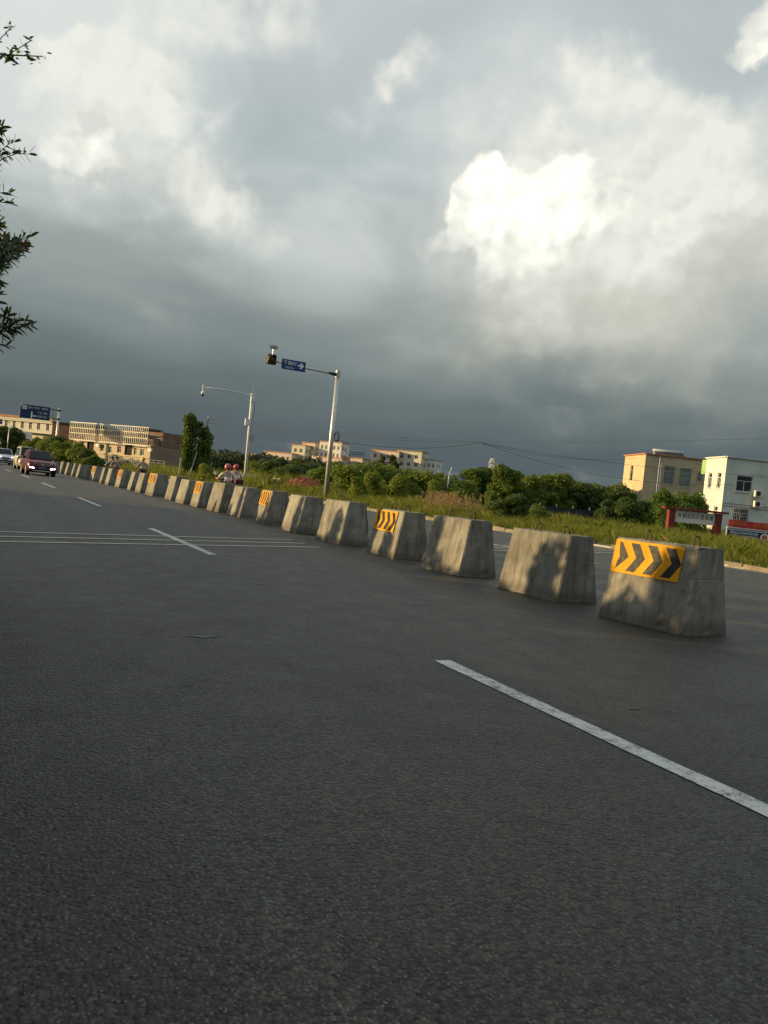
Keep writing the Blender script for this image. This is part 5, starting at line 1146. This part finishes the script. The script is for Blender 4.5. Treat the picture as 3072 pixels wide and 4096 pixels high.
# ---------- oleanders on the near side of the road
def oleander_meshes(seed, H=5.0, spread=1.15, stems=17, twigs=8, tl=(.35, .75)):
    q = random.Random(seed); wood = MB(); LP = []; LD = []; LU = []; FP = []
    for s in range(stems):
        a = q.uniform(0, 6.283); out = spread*q.uniform(.25, 1.0); top = H*q.uniform(.55, 1.0)
        pts = [Vector((.12*math.cos(a)+out*math.cos(a)*t**1.6, .12*math.sin(a)+out*math.sin(a)*t**1.6, top*t**.85*(1-.04*t))) for t in np.linspace(0, 1, 7)]
        pts = [p + Vector((q.uniform(-.05, .05), q.uniform(-.05, .05), 0)) for p in pts]; wood.tube(pts, [.028, .026, .022, .018, .014, .010, .006], 5)
        for w in range(twigs):
            t = q.uniform(.36, 1.0) if w < twigs-1 else 1.0; i = min(int(t*6), 5); b = pts[i] + (pts[i+1]-pts[i])*(t*6-i)
            a2 = a + q.uniform(-1.5, 1.5); l = q.uniform(*tl); dirv = Vector((math.cos(a2)*.75, math.sin(a2)*.75, q.uniform(.25, .95))).normalized()
            tw = [b + dirv*l*u_ + Vector((0, 0, .06*math.sin(u_*3))) for u_ in np.linspace(0, 1, 4)]; wood.tube(tw, [.008, .007, .005, .004], 4)
            nw = q.randint(5, 7)
            for k in range(nw):
                u_ = .25 + .75*k/(nw-1); p = b + dirv*l*u_ + Vector((0, 0, .06*math.sin(u_*3))); ph = q.uniform(0, 6.28); o1 = dirv.orthogonal().normalized(); o2 = dirv.cross(o1)
                for j in range(3):
                    an = ph + j*2.094; rad_ = o1*math.cos(an) + o2*math.sin(an); op = .95 if k < nw-1 else .45
                    LP.append(p); LD.append((dirv*(1-op*.55) + rad_*op).normalized()); LU.append(dirv)
            if q.random() < .10: FP.append(b + dirv*l*1.08)
    LP = np.array(LP); LD = np.array(LD); LU = np.array(LU); n = len(LP); L = rng.uniform(.10, .165, (n, 1)); Wd = L*.115
    B = np.cross(LD, LU); B /= np.linalg.norm(B, axis=1, keepdims=True)+1e-9; dz = np.array([0, 0, -1.0])
    V = np.stack([LP, LP+LD*L*.35-B*Wd, LP+LD*L*.35+B*Wd, LP+LD*L*.75-B*Wd*.8+dz*L*.05, LP+LD*L*.75+B*Wd*.8+dz*L*.05, LP+LD*L+dz*L*.14], 1).reshape(-1, 3)
    T = np.array([[0, 2, 1], [1, 2, 4], [1, 4, 3], [3, 4, 5]]); F = (np.arange(n)[:, None, None]*6 + T[None]).reshape(-1, 3)
    lm = np_mesh('leaves', V, F); lm.materials.append(L_OLE); wm = wood.mesh('stems'); wm.materials.append(M_BARK)
    fb_ = MB()
    for p in FP:
        for c in range(5):
            c0 = p + Vector((q.gauss(0, .03), q.gauss(0, .03), q.gauss(0, .02))); ax = Vector((q.gauss(0, 1), q.gauss(0, 1), q.gauss(0, 1)+.5)).normalized(); o1 = ax.orthogonal().normalized(); o2 = ax.cross(o1)
            for k in range(5):
                an = k*1.2566; r_ = o1*math.cos(an)+o2*math.sin(an); t_ = o1*-math.sin(an)+o2*math.cos(an)
                fb_.add([c0, c0+r_*.018-t_*.011+ax*.006, c0+r_*.030+ax*.004, c0+r_*.018+t_*.011+ax*.006], [(0, 1, 2, 3)])
    fm = fb_.mesh('flowers'); fm.materials.append(leaf_mat('oleander_pink', (.60, .06, .14), (.75, .14, .26), .3)); return wm, lm, fm
OLE = [oleander_meshes(21, 5.0, .85, 30, 22, (.22, .48)), oleander_meshes(22, 5.0, 1.2, 15, 8)]
def oleander(label, x, y, H, k, rot, wide=1.0, group='oleanders on the near verge'):
    wm, lm, fm = OLE[k]; t = thing('oleander', label, 'shrub', (x, y, .1), rot, group); s = H/5.0; t.scale = (s*wide, s*wide, s); obj('stems', wm, None, t); obj('leaves', lm, None, t); obj('flowers', fm, None, t)
oleander('tall dense oleander with pink flowers leaning over the near road edge', -.63, 8.3, 4.55, 0, 1.0, .90)
oleander('shorter oleander growing close behind the tall flowering one', -.74, 9.6, 4.65, 0, 3.2, .92)
for i, (x, y, H) in enumerate([(-2.6, 3.0, 3.4), (-2.5, 5.2, 3.3), (-2.7, 7.0, 3.2), (-2.8, 10.6, 3.0)]):
    oleander('oleander bush in the hedge along the near verge', x, y, H, 1, i*1.3, 1.35, 'oleander hedge on the near verge')
V_SPARSE = [tree_variant('tree', 5.0, 2.3, 1.0, 9, 1500, .27, L_DARK, s_) for s_ in (31, 32, 33)]  # thin crowns out of view, added and sized to dapple the blocks with shade
for i, (y_, H_, w_) in enumerate([(12.2, 2.95, .50), (13.3, 2.75, .40), (14.6, 2.66, .40), (17.7, 2.95, .30), (19.8, 2.50, .42), (20.6, 2.9, .26), (22.3, 2.72, .36), (23.2, 2.4, .26), (25.0, 2.75, .34), (27.7, 2.55, .42), (28.7, 2.3, .30), (30.6, 2.85, .26), (31.4, 2.3, .3), (32.9, 2.3, .20), (7.2, 3.2, .9), (4.6, 3.2, .9)]):
    plant('shade_tree', 'tree', 'unseen thin tree added on the near verge to shade road and blocks', 'unseen trees added for dappled shade', 0, 0, H_, V_SPARSE, i, w_, .05, (-2.75, y_))
for i, y_ in enumerate(np.arange(-2, 31, 1.55)):  # bushes out of view, added to keep low sun streaks off the road
    plant('shade_bush', 'bush', 'unseen low dense bush added on the near verge to shade the road', 'unseen low bushes added for road shade', 0, 0, random.uniform(1.65, 2.05), V_DBUSH, i, .95, .05, (-2.35+random.uniform(-.2, .2), y_))
    plant('shade_bush', 'bush', 'unseen low dense bush added on the near verge to shade the road', 'unseen low bushes added for road shade', 0, 0, random.uniform(1.7, 2.2), V_DBUSH, i+1, 1.05, .0, (-3.9+random.uniform(-.2, .2), y_+.8))
# a small-leaved tree behind it, one twig reaching into view
nt_ = thing('roadside_tree', 'small leaved tree whose upper twig reaches over the near road edge', 'tree', (-2.1, 7.4, .1))
mb = MB(); mb.tube([(0, 0, 0), (.1, 0, 2.2), (.05, .1, 4.0), (.0, .1, 5.6)], [.10, .085, .06, .025], 8)
tw = [Vector(p) for p in ((.05, .1, 3.9), (.8, .3, 4.55), (1.5, .5, 4.72), (2.0, .6, 4.70), (2.32, .62, 4.80))]; mb.tube(tw, [.03, .02, .012, .008, .004], 6)
side = []
for (b, e) in (((1.9, .59, 4.71), (2.06, .62, 4.98)), ((2.05, .6, 4.72), (2.22, .64, 4.92)), ((1.75, .55, 4.72), (1.88, .5, 4.86)), ((1.95, .59, 4.70), (2.12, .6, 4.66)), ((1.6, .5, 4.72), (1.75, .45, 4.55))): mb.tube([b, e], .004, 4); side.append((Vector(b), Vector(e)))
mb.build('trunk', M_BARK, nt_)
cl = crown_clumps(4.6, 6.6, 1.3, 12, 77); P, N = clump_points([(c[0]-.3, c[1], c[2]+.3, *c[3:]) for c in cl], 3200); 
extra = []
for b, e in side + [(tw[2], tw[3]), (tw[3], tw[4])]:
    for k in range(16): t_ = random.random(); extra.append(tuple(b + (e-b)*(.15+.9*t_) + Vector((random.gauss(0, .022), random.gauss(0, .02), random.gauss(0, .022)))))
E_ = np.array(extra); V, F = leaf_quads(P, N, .075, 2.2); V2, F2 = leaf_quads(E_, np.tile([0, -.5, .6], (len(E_), 1)), .028, 2.4, .8)
obj('crown', np_mesh('crown', np.concatenate([V, V2]), np.concatenate([F, F2+len(V)])), L_OLE, nt_)

# ------------------------------------------------------------------ vehicles
def loft(st, mirror=True):
    """stations: (y, [(x, z) half section from bottom centre to top centre]) -> closed mirrored shell"""
    mb = MB(); n = len(st[0][1]); vs = []; fs = []
    for y, sec in st:
        full = [(x, z) for x, z in sec] + [(-x, z) for x, z in sec[-2:0:-1]]
        vs += [(x, y, z) for x, z in full]
    m = 2*n-2
    for i in range(len(st)-1):
        for k in range(m): fs.append((i*m+k, (i+1)*m+k, (i+1)*m+(k+1) % m, i*m+(k+1) % m))
    fs += [tuple(range(m)), tuple(range(len(st)*m-1, (len(st)-1)*m-1, -1))]
    return mb.add(vs, fs)
def car_paint(name, col, rough=.3): return mat(name, col, rough, .04, 2, spec=.35, coat=.12, dirt=.10, dirtcol=(.10, .09, .075))
M_TYRE = mat('tyre_rubber', (.018, .018, .018), .85, .2, 8); M_RIM = mat('wheel_rim', (.38, .38, .38), .35, .1, 5, metal=.8)
M_CARGL = mat('car_glass', (.010, .012, .014), .10, .2, 2, spec=.28); M_CHROME = mat('chrome', (.6, .6, .6), .18, .05, 4, metal=1.0)
def wheel(parent, x, y, r, w):
    Mx = Matrix.Translation((x, y, r)) @ Matrix.Rotation(R(90), 4, 'Y')
    wo = MB().lathe([(r*.62, -w/2), (r*.93, -w/2), (r, -w*.36), (r, w*.36), (r*.93, w/2), (r*.62, w/2)], 22, Mx).build('wheel', M_TYRE, parent, smooth=False)
    rm = MB(); rm.lathe([(r*.60, -w*.42), (r*.60, w*.42)], 18, Mx); sx = 1 if x > 0 else -1
    for k in range(5):
        a = k*1.2566; rm.bar((x+sx*w*.40, y+.05*r*math.cos(a), r+.05*r*math.sin(a)), (x+sx*w*.46, y+.55*r*math.cos(a), r+.55*r*math.sin(a)), .05)
    rm.build('rim', M_RIM, wo)
def make_car(name, label, cat, paint, W=1.84, L=4.4, H=1.64, hood=1.0, belt=1.04, cowl=1.15, rs=1.95, nose=.84, fog=None, head=None, van=False, loc=(0, 0, 0), rz=0, grille_col=None):
    t = thing(name, label, cat, loc, rz); h = W/2
    def sec(hw, zb, zt, tw): return [(0, zb), (hw*.80, zb), (hw*.95, zb+.10), (hw, .58), (hw*.995, zt-.20), (hw*.96, zt-.07), (hw*tw, zt), (0, zt+.025)]
    st = [(.0, sec(h*.78, .36, nose-.10, .86)), (.05, sec(h*.86, .30, nose-.03, .86)), (.16, sec(h*.95, .25, nose+.03, .86)), (.45, sec(h*.99, .22, hood-.04, .85)), (.85, sec(h, .22, hood, .85)), (cowl, sec(h, .22, belt, .88)),
          (L*.5, sec(h, .22, belt+.01, .90)), (L*.8, sec(h, .22, belt+.03, .90)), (L-.25, sec(h*.97, .24, belt+.02, .90)), (L-.06, sec(h*.92, .30, belt-.04, .88)), (L, sec(h*.82, .40, belt-.14, .85))]
    loft(st).build('body', paint, t, smooth=True)
    g = h*.90; r_ = h*.74
    def gs(hw, z): return [(0, belt-.03), (hw, belt-.03), (hw*.99, belt+.05), ((hw+r_)/2*1.03, (belt+z)/2), (r_*1.03, z-.07), (r_*.88, z-.01), (0, z+.02)]
    def wscr(y): return belt + (H-belt)*min(max((y-cowl)/(rs-cowl), 0.02), 1)
    gst = [(cowl+.02, [(0, belt-.03), (g*.97, belt-.03), (g*.96, belt-.02), (g*.95, belt-.01), (g*.94, belt), (g*.8, belt+.01), (0, belt+.02)]), (rs, gs(g, H)), ((rs+L)/2, gs(g, H+.02)), (L-.75, gs(g, H)), (L-.12, [(0, belt-.03), (g*.95, belt-.03), (g*.94, belt), (g*.92, belt+.02), (g*.90, belt+.04), (g*.75, belt+.05), (0, belt+.06)])]
    loft(gst).build('cabin', paint, t, smooth=False)
    def quad(nm, pts, m_, th=.01):
        mb = MB(); mb.add(pts, [(0, 1, 2, 3)]); o = mb.build(nm, m_, t); s = o.modifiers.new('t', 'SOLIDIFY'); s.thickness = th; s.offset = 0; return o
    def wp(x, f): y = cowl+.02+(rs-cowl-.02)*f; return (x, y-.03, belt+.02+(H-belt-.03)*f+.012)
    quad('windscreen', [wp(-g*.86, .06), wp(g*.86, .06), wp(r_*.86, .95), wp(-r_*.86, .95)], M_CARGL)
    yr0, yr1 = L-.12, L-.75
    quad('rear_window', [(g*.8, yr0+.0, belt+.12), (-g*.8, yr0+.0, belt+.12), (-r_*.85, yr1+.04, H-.08), (r_*.85, yr1+.04, H-.08)], M_CARGL)
    ym = (cowl+L)/2+.05
    for s in (-1, 1):
        def side(y, f): return (s*((g*.985)*(1-f)+(r_*1.035)*f+.014), y, belt+.07+(H-.10-belt-.07)*f)
        quad('side_window', [side(cowl+.35, 0), side(ym-.05, 0), side(ym-.05, .95), side(rs+.02, .95)], M_CARGL)
        quad('side_window', [side(ym+.05, 0), side(L-.55, 0), side(L-.85, .95), side(ym+.05, .95)], M_CARGL)
        mi = MB(); mi.box((s*(h+.10), cowl+.32, belt+.10), (.20, .12, .15)); mi.bar((s*(h-.06), cowl+.34, belt+.03), (s*(h+.06), cowl+.33, belt+.07), .05); mi.build('mirror', M_BLACK if not van else paint, t, bevel=.03)
        hl = MB(); y0 = .10; hl.add([(s*h*.50, .02, nose-.10), (s*h*.90, .14, nose-.07), (s*h*.945, .40, nose-.01), (s*h*.88, .28, nose+.055), (s*h*.50, .06, nose-.015)], [(0, 1, 2, 3, 4)])
        ho = hl.build('headlight', head or mat('lamp_glass', (.30, .31, .32), .12, .1, 6, spec=.8), t); q = ho.modifiers.new('t', 'SOLIDIFY'); q.thickness = .05; q.offset = 0
        fg = MB(); fg.box((s*h*.70, .035, .50), (.30, .08, .085), Matrix.Rotation(R(s*-9), 3, 'Y') @ Matrix.Rotation(R(s*12), 3, 'Z')); fg.build('fog_lamp', fog or M_BLACK, t, bevel=.02)
        wheel(t, s*(h-.115), .86, .345, .23); wheel(t, s*(h-.115), L-.86, .345, .23)
        ar = MB()
        for yc in (.86, L-.86): ar.lathe([(.40, 0), (.40, .012)], 22, Matrix.Translation((s*(h+.001-(0 if s < 0 else .012)), yc, .37)) @ Matrix.Rotation(R(90), 4, 'Y'))
        ar.build('wheel_arch', M_BLACK, t)
    gr = MB(); gr.box((0, .0, nose-.13), (W*.50, .07, .15)); go = gr.build('grille', grille_col or M_BLACK, t, bevel=.03)
    for z in (-.035, .035): b_ = MB(); b_.box((0, -.04, nose-.13+z), (W*.48, .015, .018)); b_.build('slat', M_CHROME, go)
    b_ = MB(); b_.lathe([(.06, 0), (.06, .012)], 14, Matrix.Translation((0, -.035, nose-.10)) @ Matrix.Rotation(R(90), 4, 'X')); b_.build('emblem', M_CHROME, go)
    lb = MB(); lb.box((0, .03, .40), (W*.62, .10, .15)); lb.build('lower_grille', M_BLACK, t, bevel=.02)
    sb = MB(); sb.box((0, -.005, .305), (W*.60, .06, .05)); sb.build('skid_bar', M_CHROME, t, bevel=.01)
    npl = MB(); npl.box((0, -.035, .535), (.44, .015, .14)); npl.build('number_plate', mat('plate_blue_grey', (.10, .14, .22), .4, .15, 12), t)
    if not van:
        rr = MB()
        for s in (-1, 1): rr.tube([(s*r_*.82, rs+.15, H+.05), (s*r_*.82, L-.9, H+.05)], .018, 6)
        rr.build('roof_rail', M_DARK, t)
    un = MB(); un.box((0, L/2, .24), (W*.78, L*.86, .10)); un.build('underbody', M_BLACK, t); return t
make_car('red_suv', 'dark red sport utility car coming with bright low lamps lit', 'car', car_paint('paint_dark_red', (.085, .002, .010)), loc=(3.72, 57.6, .005), rz=R(3.5), fog=glow('daylight_lamp', (1, .93, .96), 6.0))
make_car('white_suv', 'white sport utility car following behind with one headlamp shining', 'car', car_paint('paint_white', (.62, .64, .66)), loc=(2.38, 91.2, .005), rz=R(6), head=glow('head_lamp', (1, .97, .92), 4.0), W=1.86, H=1.66)
make_car('cream_minivan', 'cream minivan half hidden behind the dark red car', 'van', car_paint('paint_cream', (.50, .46, .36)), W=1.62, L=3.9, H=1.93, hood=.98, belt=1.12, cowl=.55, rs=1.15, nose=.86, van=True, loc=(3.72, 74.0, .005), rz=R(5))

# ---------- people
def skin(verts, edges, radii, sub=1):
    me = bpy.data.meshes.new('skin'); bm = bmesh.new(); ly = bm.verts.layers.skin.verify(); bv = []
    for i, (p, r) in enumerate(zip(verts, radii)):
        v = bm.verts.new(p); rr = r if hasattr(r, '__len__') else (r, r); v[ly].radius = rr; v[ly].use_root = (i == 0); bv.append(v)
    for a, b in edges: bm.edges.new((bv[a], bv[b]))
    bm.to_mesh(me); bm.free(); o = bpy.data.objects.new('skin', me); COL.objects.link(o)
    s = o.modifiers.new('s', 'SKIN'); s.use_smooth_shade = True
    if sub: q = o.modifiers.new('u', 'SUBSURF'); q.levels = sub; q.render_levels = sub
    dg = bpy.context.evaluated_depsgraph_get(); out = bpy.data.meshes.new_from_object(o.evaluated_get(dg)); bpy.data.objects.remove(o); out.materials.clear(); return out
M_SKIN = mat('skin_tone', (.36, .20, .13), .55, .08, 10); M_HAIR = mat('black_hair', (.012, .010, .009), .5, .2, 30)
def rider(label, loc, rz, shirt, trouser, helmet=None, lift=.0, arms=True, turn=0.0):
    t = thing('person', label, 'person', loc, rz); z = lift
    hx, hy, hz = .36, .40, 1.10
    if not arms: hx, hy, hz = .17, .22, 1.02
    V = [(0, -.16, .90+z), (0, -.17, 1.08+z), (0, -.10, 1.27+z), (0, -.06, 1.40+z), (0, -.045, 1.50+z), (0, -.01, 1.60+z), (0, .0, 1.70+z)]
    rd = [(.155, .12), (.145, .105), (.165, .105), (.12, .085), (.055, .055), (.082, .095), (.075, .085)]
    E = [(0, 1), (1, 2), (2, 3), (3, 4), (4, 5), (5, 6)]
    for s in (-1, 1):
        b = len(V); V += [(s*.195, -.07, 1.37+z), (s*.31, .02, 1.20+z), (s*(hx-.02), (hy+.02)*.55, 1.06+z), (s*hx, hy-.06, hz+.01), (s*hx, hy+.01, hz)]; rd += [.066, .056, .046, .032, (.040, .022)]
        E += [(3, b), (b, b+1), (b+1, b+2), (b+2, b+3), (b+3, b+4)]
        c = len(V); V += [(s*.10, -.10, .87+z), (s*.17, .16, .84+z), (s*.19, .34, .80+z), (s*.18, .27, .52), (s*.17, .22, .36), (s*.17, .32, .33)]; rd += [.10, .088, .064, .054, .040, (.042, .035)]
        E += [(0, c), (c, c+1), (c+1, c+2), (c+2, c+3), (c+3, c+4), (c+4, c+5)]
    body = skin(V, E, rd); mb = MB(); mb.v = [tuple(v.co) for v in body.vertices]; mb.f = [tuple(p.vertices) for p in body.polygons]
    for s in (-1, 1):     # fingers closing on the grip, thumb from the side of the palm
        for k in range(4):
            x = s*(hx-.032+.021*k); l = (.058, .07, .066, .05)[k]; mb.tube([(x, hy+.02, hz+.006), (x, hy+.02+l*.5, hz+.012), (x, hy+.02+l*.72, hz-.012), (x, hy+.02+l*.5, hz-.035)], [.010, .009, .0085, .007], 5)
        mb.tube([(s*(hx-.045), hy-.02, hz), (s*(hx-.065), hy+.012, hz-.008), (s*(hx-.06), hy+.045, hz-.02)], [.011, .010, .008], 5)
    # nose and ears
    mb.tube([(0, .085, 1.625+z), (0, .115, 1.60+z), (0, .095, 1.585+z)], [.008, .014, .010], 5)
    for s in (-1, 1): mb.tube([(s*.085, .0, 1.585+z), (s*.098, -.01, 1.615+z), (s*.088, -.01, 1.645+z)], [.008, .014, .010], 5)
    m = mb.mesh('body'); m.shade_smooth(); obj('body', m, M_SKIN, t)
    sv = [0, 1, 2, 3]; SV = [V[i] for i in sv]; sr = [(rd[i][0]+.016, rd[i][1]+.018) for i in sv]; SE = [(0, 1), (1, 2), (2, 3)]
    for s in range(2):
        b0 = 7+s*11; b = len(SV); SV += [V[b0], V[b0+1], tuple(Vector(V[b0+1]).lerp(Vector(V[b0+2]), .35))]; sr += [.082, .074, .078]; SE += [(3, b), (b, b+1), (b+1, b+2)]
    sm = skin(SV, SE, sr); obj('shirt', sm, shirt, t)
    TV = [V[0]]; tr = [(.17, .135)]; TE = []
    for s in range(2):
        c0 = 12+s*11; b = len(TV); TV += [V[c0], V[c0+1], V[c0+2], V[c0+3], V[c0+4]]; tr += [.115, .10, .078, .068, .058]; TE += [(0, b), (b, b+1), (b+1, b+2), (b+2, b+3), (b+3, b+4)]
    obj('trousers', skin(TV, TE, tr), trouser, t)
    for s in (-1, 1): mb = MB(); mb.box((s*.17, .29, .325), (.10, .27, .09)); mb.build('shoe', M_BLACK, t, bevel=.03)
    hz_ = 1.655+z
    if helmet:
        mb = MB(); prof = [(.128, -.115), (.140, -.05), (.142, .02), (.128, .08), (.095, .125), (.05, .148), (.005, .156)]
        mb.lathe(prof, 18, Matrix.Translation((0, -.005, hz_)) @ Matrix.Diagonal((1, 1.12, 1, 1))); ho = mb.build('helmet', helmet, t, smooth=True)
        mb = MB(); mb.lathe([(.143, -.004), (.146, .0), (.143, .004)], 18, Matrix.Translation((0, -.005, hz_-.105)) @ Matrix.Diagonal((.92, 1.04, 1, 1))); mb.build('rim', M_BLACK, ho)
    else:
        mb = MB(); prof = [(.085, -.06), (.10, -.01), (.104, .05), (.09, .09), (.06, .115), (.01, .125)]
        mb.lathe(prof, 16, Matrix.Translation((0, -.02, hz_)) @ Matrix.Diagonal((1, 1.1, 1, 1))); mb.build('hair', M_HAIR, t, smooth=True)
    return t
def scooter(label, loc, rz, paint, box=None, mirror=True, red_panel=None, lift=0.0):
    t = thing('motor_scooter', label, 'motor scooter', loc, rz)
    for y in (-.62, .66):
        Mx = Matrix.Translation((0, y, .27)) @ Matrix.Rotation(R(90), 4, 'Y'); w = MB().lathe([(.17, -.045), (.25, -.05), (.275, -.025), (.28, 0), (.275, .025), (.25, .05), (.17, .045)], 20, Mx).build('wheel', M_TYRE, t)
        MB().lathe([(.165, -.035), (.165, .035)], 12, Mx).build('rim', M_RIM, w)
    def s_(w, z0, z1): return [(0, z0), (w*.8, z0), (w, (z0+z1)/2), (w*.85, z1-.02), (0, z1)]
    loft([(-.95, s_(.07, .62, .76)), (-.8, s_(.12, .52, .80)), (-.45, s_(.16, .36, .79)), (-.1, s_(.15, .30, .76)), (.08, s_(.13, .28, .62))]).build('rear_body', paint, t, smooth=True)
    loft([(.05, s_(.15, .27, .36)), (.40, s_(.16, .27, .37))]).build('footboard', M_BLACK, t)
    loft([(.38, s_(.19, .30, .80)), (.46, s_(.21, .34, 1.0)), (.55, s_(.16, .45, 1.06)), (.66, s_(.07, .60, .98))]).build('front_shield', paint, t, smooth=True)
    mb = MB(); mb.box((0, -.30, .805+lift), (.27, .80, .09)); mb.build('seat', M_BLACK, t, bevel=.035)
    mb = MB(); mb.tube([(0, .66, .27), (0, .52, .95), (0, .48, 1.08)], .03, 8); mb.build('fork', M_STEEL, t)
    mb = MB(); mb.tube([(-.40, .36, 1.06), (-.25, .42, 1.09), (0, .46, 1.09), (.25, .42, 1.09), (.40, .36, 1.06)], .016, 7); hb = mb.build('handlebar', M_BLACK, t)
    for s in (-1, 1): mb = MB(); mb.tube([(s*.40, .36, 1.06), (s*.28, .41, 1.085)], .022, 8); mb.build('grip', M_BLACK, hb)
    mb = MB(); mb.box((0, .50, 1.10), (.24, .14, .12)); mb.build('headlamp_cowl', paint, t, bevel=.04)
    for s in (-1, 1):
        mb = MB(); mb.tube([(s*.22, .42, 1.09), (s*.34, .40, 1.20), (s*.43, .38, 1.30)], .008, 5); st = mb.build('mirror_stem', M_BLACK, t)
        mb = MB(); mb.lathe([(.01, -.008), (.058, -.008), (.062, 0), (.058, .006), (.01, .006)], 14, Matrix.Translation((s*.45, .375, 1.345)) @ Matrix.Rotation(R(80), 4, 'X') @ Matrix.Diagonal((.9, 1.35, 1, 1))); mb.build('mirror_glass', mat('mirror_face', (.55, .60, .58), .2, .05, 5, metal=.3), st)
    mb = MB(); mb.box((0, -.955, .70), (.20, .05, .09)); mb.build('tail_lamp', mat('tail_red', (.38, .015, .01), .3, .1, 5), t, bevel=.015)
    mb = MB(); mb.box((0, -.93, .50), (.20, .012, .14)); mb.build('number_plate', mat('plate_yellow', (.50, .42, .10), .5, .1, 9), t)
    mb = MB(); mb.tube([(.17, .1, .28), (.2, -.5, .32), (.2, -.85, .38)], [.03, .05, .05], 8); mb.build('exhaust', M_STEEL, t)
    mb = MB(); mb.tube([(-.13, -.6, .80), (-.13, -1.0, .84), (.13, -1.0, .84), (.13, -.6, .80)], .014, 6); mb.build('grab_rail', M_CHROME, t)
    if box:
        b = MB(); b.box((0, -.88, 1.02), (.46, .38, .24)); bo = b.build('top_box', box, t, bevel=.05); c = MB(); c.box((0, -.88, .895), (.34, .30, .03)); c.build('base', M_BLACK, bo)
    return t
C_PINK = mat('helmet_dusky_red', (.34, .075, .075), .3, .05, 3, coat=.4); C_MAG = mat('helmet_crimson', (.42, .02, .07), .3, .05, 3, coat=.4); C_YELH = mat('helmet_yellow', (.60, .40, .03), .35, .05, 3)
SH_W = mat('shirt_white', (.62, .60, .58), .85, .06, 6, .25, 25); SH_G = mat('shirt_grey_white', (.50, .48, .49), .85, .08, 6, .25, 25); SH_D = mat('shirt_slate', (.14, .15, .19), .85, .1, 6); SH_B = mat('shirt_blue_grey', (.27, .29, .32), .85, .1, 6); TR_D = mat('trousers_dark', (.03, .03, .04), .85, .1, 6)
P_MAR = mat('scooter_maroon', (.07, .012, .016), .35, .05, 3, coat=.5); P_BLK = mat('scooter_black', (.02, .02, .022), .3, .05, 3, coat=.5); P_RED = mat('scooter_red', (.40, .025, .012), .3, .05, 3, coat=.5); M_BOX = mat('box_dark_red', (.06, .010, .014), .5, .1, 4)
scooter('dark scooter ridden by the person in the pale grey shirt', (10.0, 35.6, .005), R(3), P_BLK)
rider('person in pale grey shirt and dusky red helmet riding behind the blocks', (10.0, 35.6, .03), R(3), SH_G, TR_D, C_PINK)
scooter('maroon scooter with a dark red top box ahead of the other', (12.45, 42.6, .005), R(-4), P_MAR, M_BOX)
rider('person in white short sleeved shirt and crimson helmet riding ahead', (12.45, 42.7, .09), R(-4), SH_W, TR_D, C_MAG, .05)
scooter('bright red motorcycle carrying two people along the block row', (8.35, 58.4, .005), R(6), P_RED)
rider('bareheaded person in slate shirt sitting at the back of the red motorcycle', (8.43, 58.05, .04), R(6), SH_D, TR_D, None, .02, False)
rider('bareheaded person in blue grey shirt driving the red motorcycle', (8.22, 58.75, .04), R(6), SH_B, TR_D, None)
scooter('maroon scooter ridden by the person in the yellow helmet', (9.85, 56.0, .005), R(4), P_MAR)
rider('person in blue grey shirt and yellow helmet riding a maroon scooter', (9.85, 56.0, .10), R(4), SH_B, TR_D, C_YELH, .05)
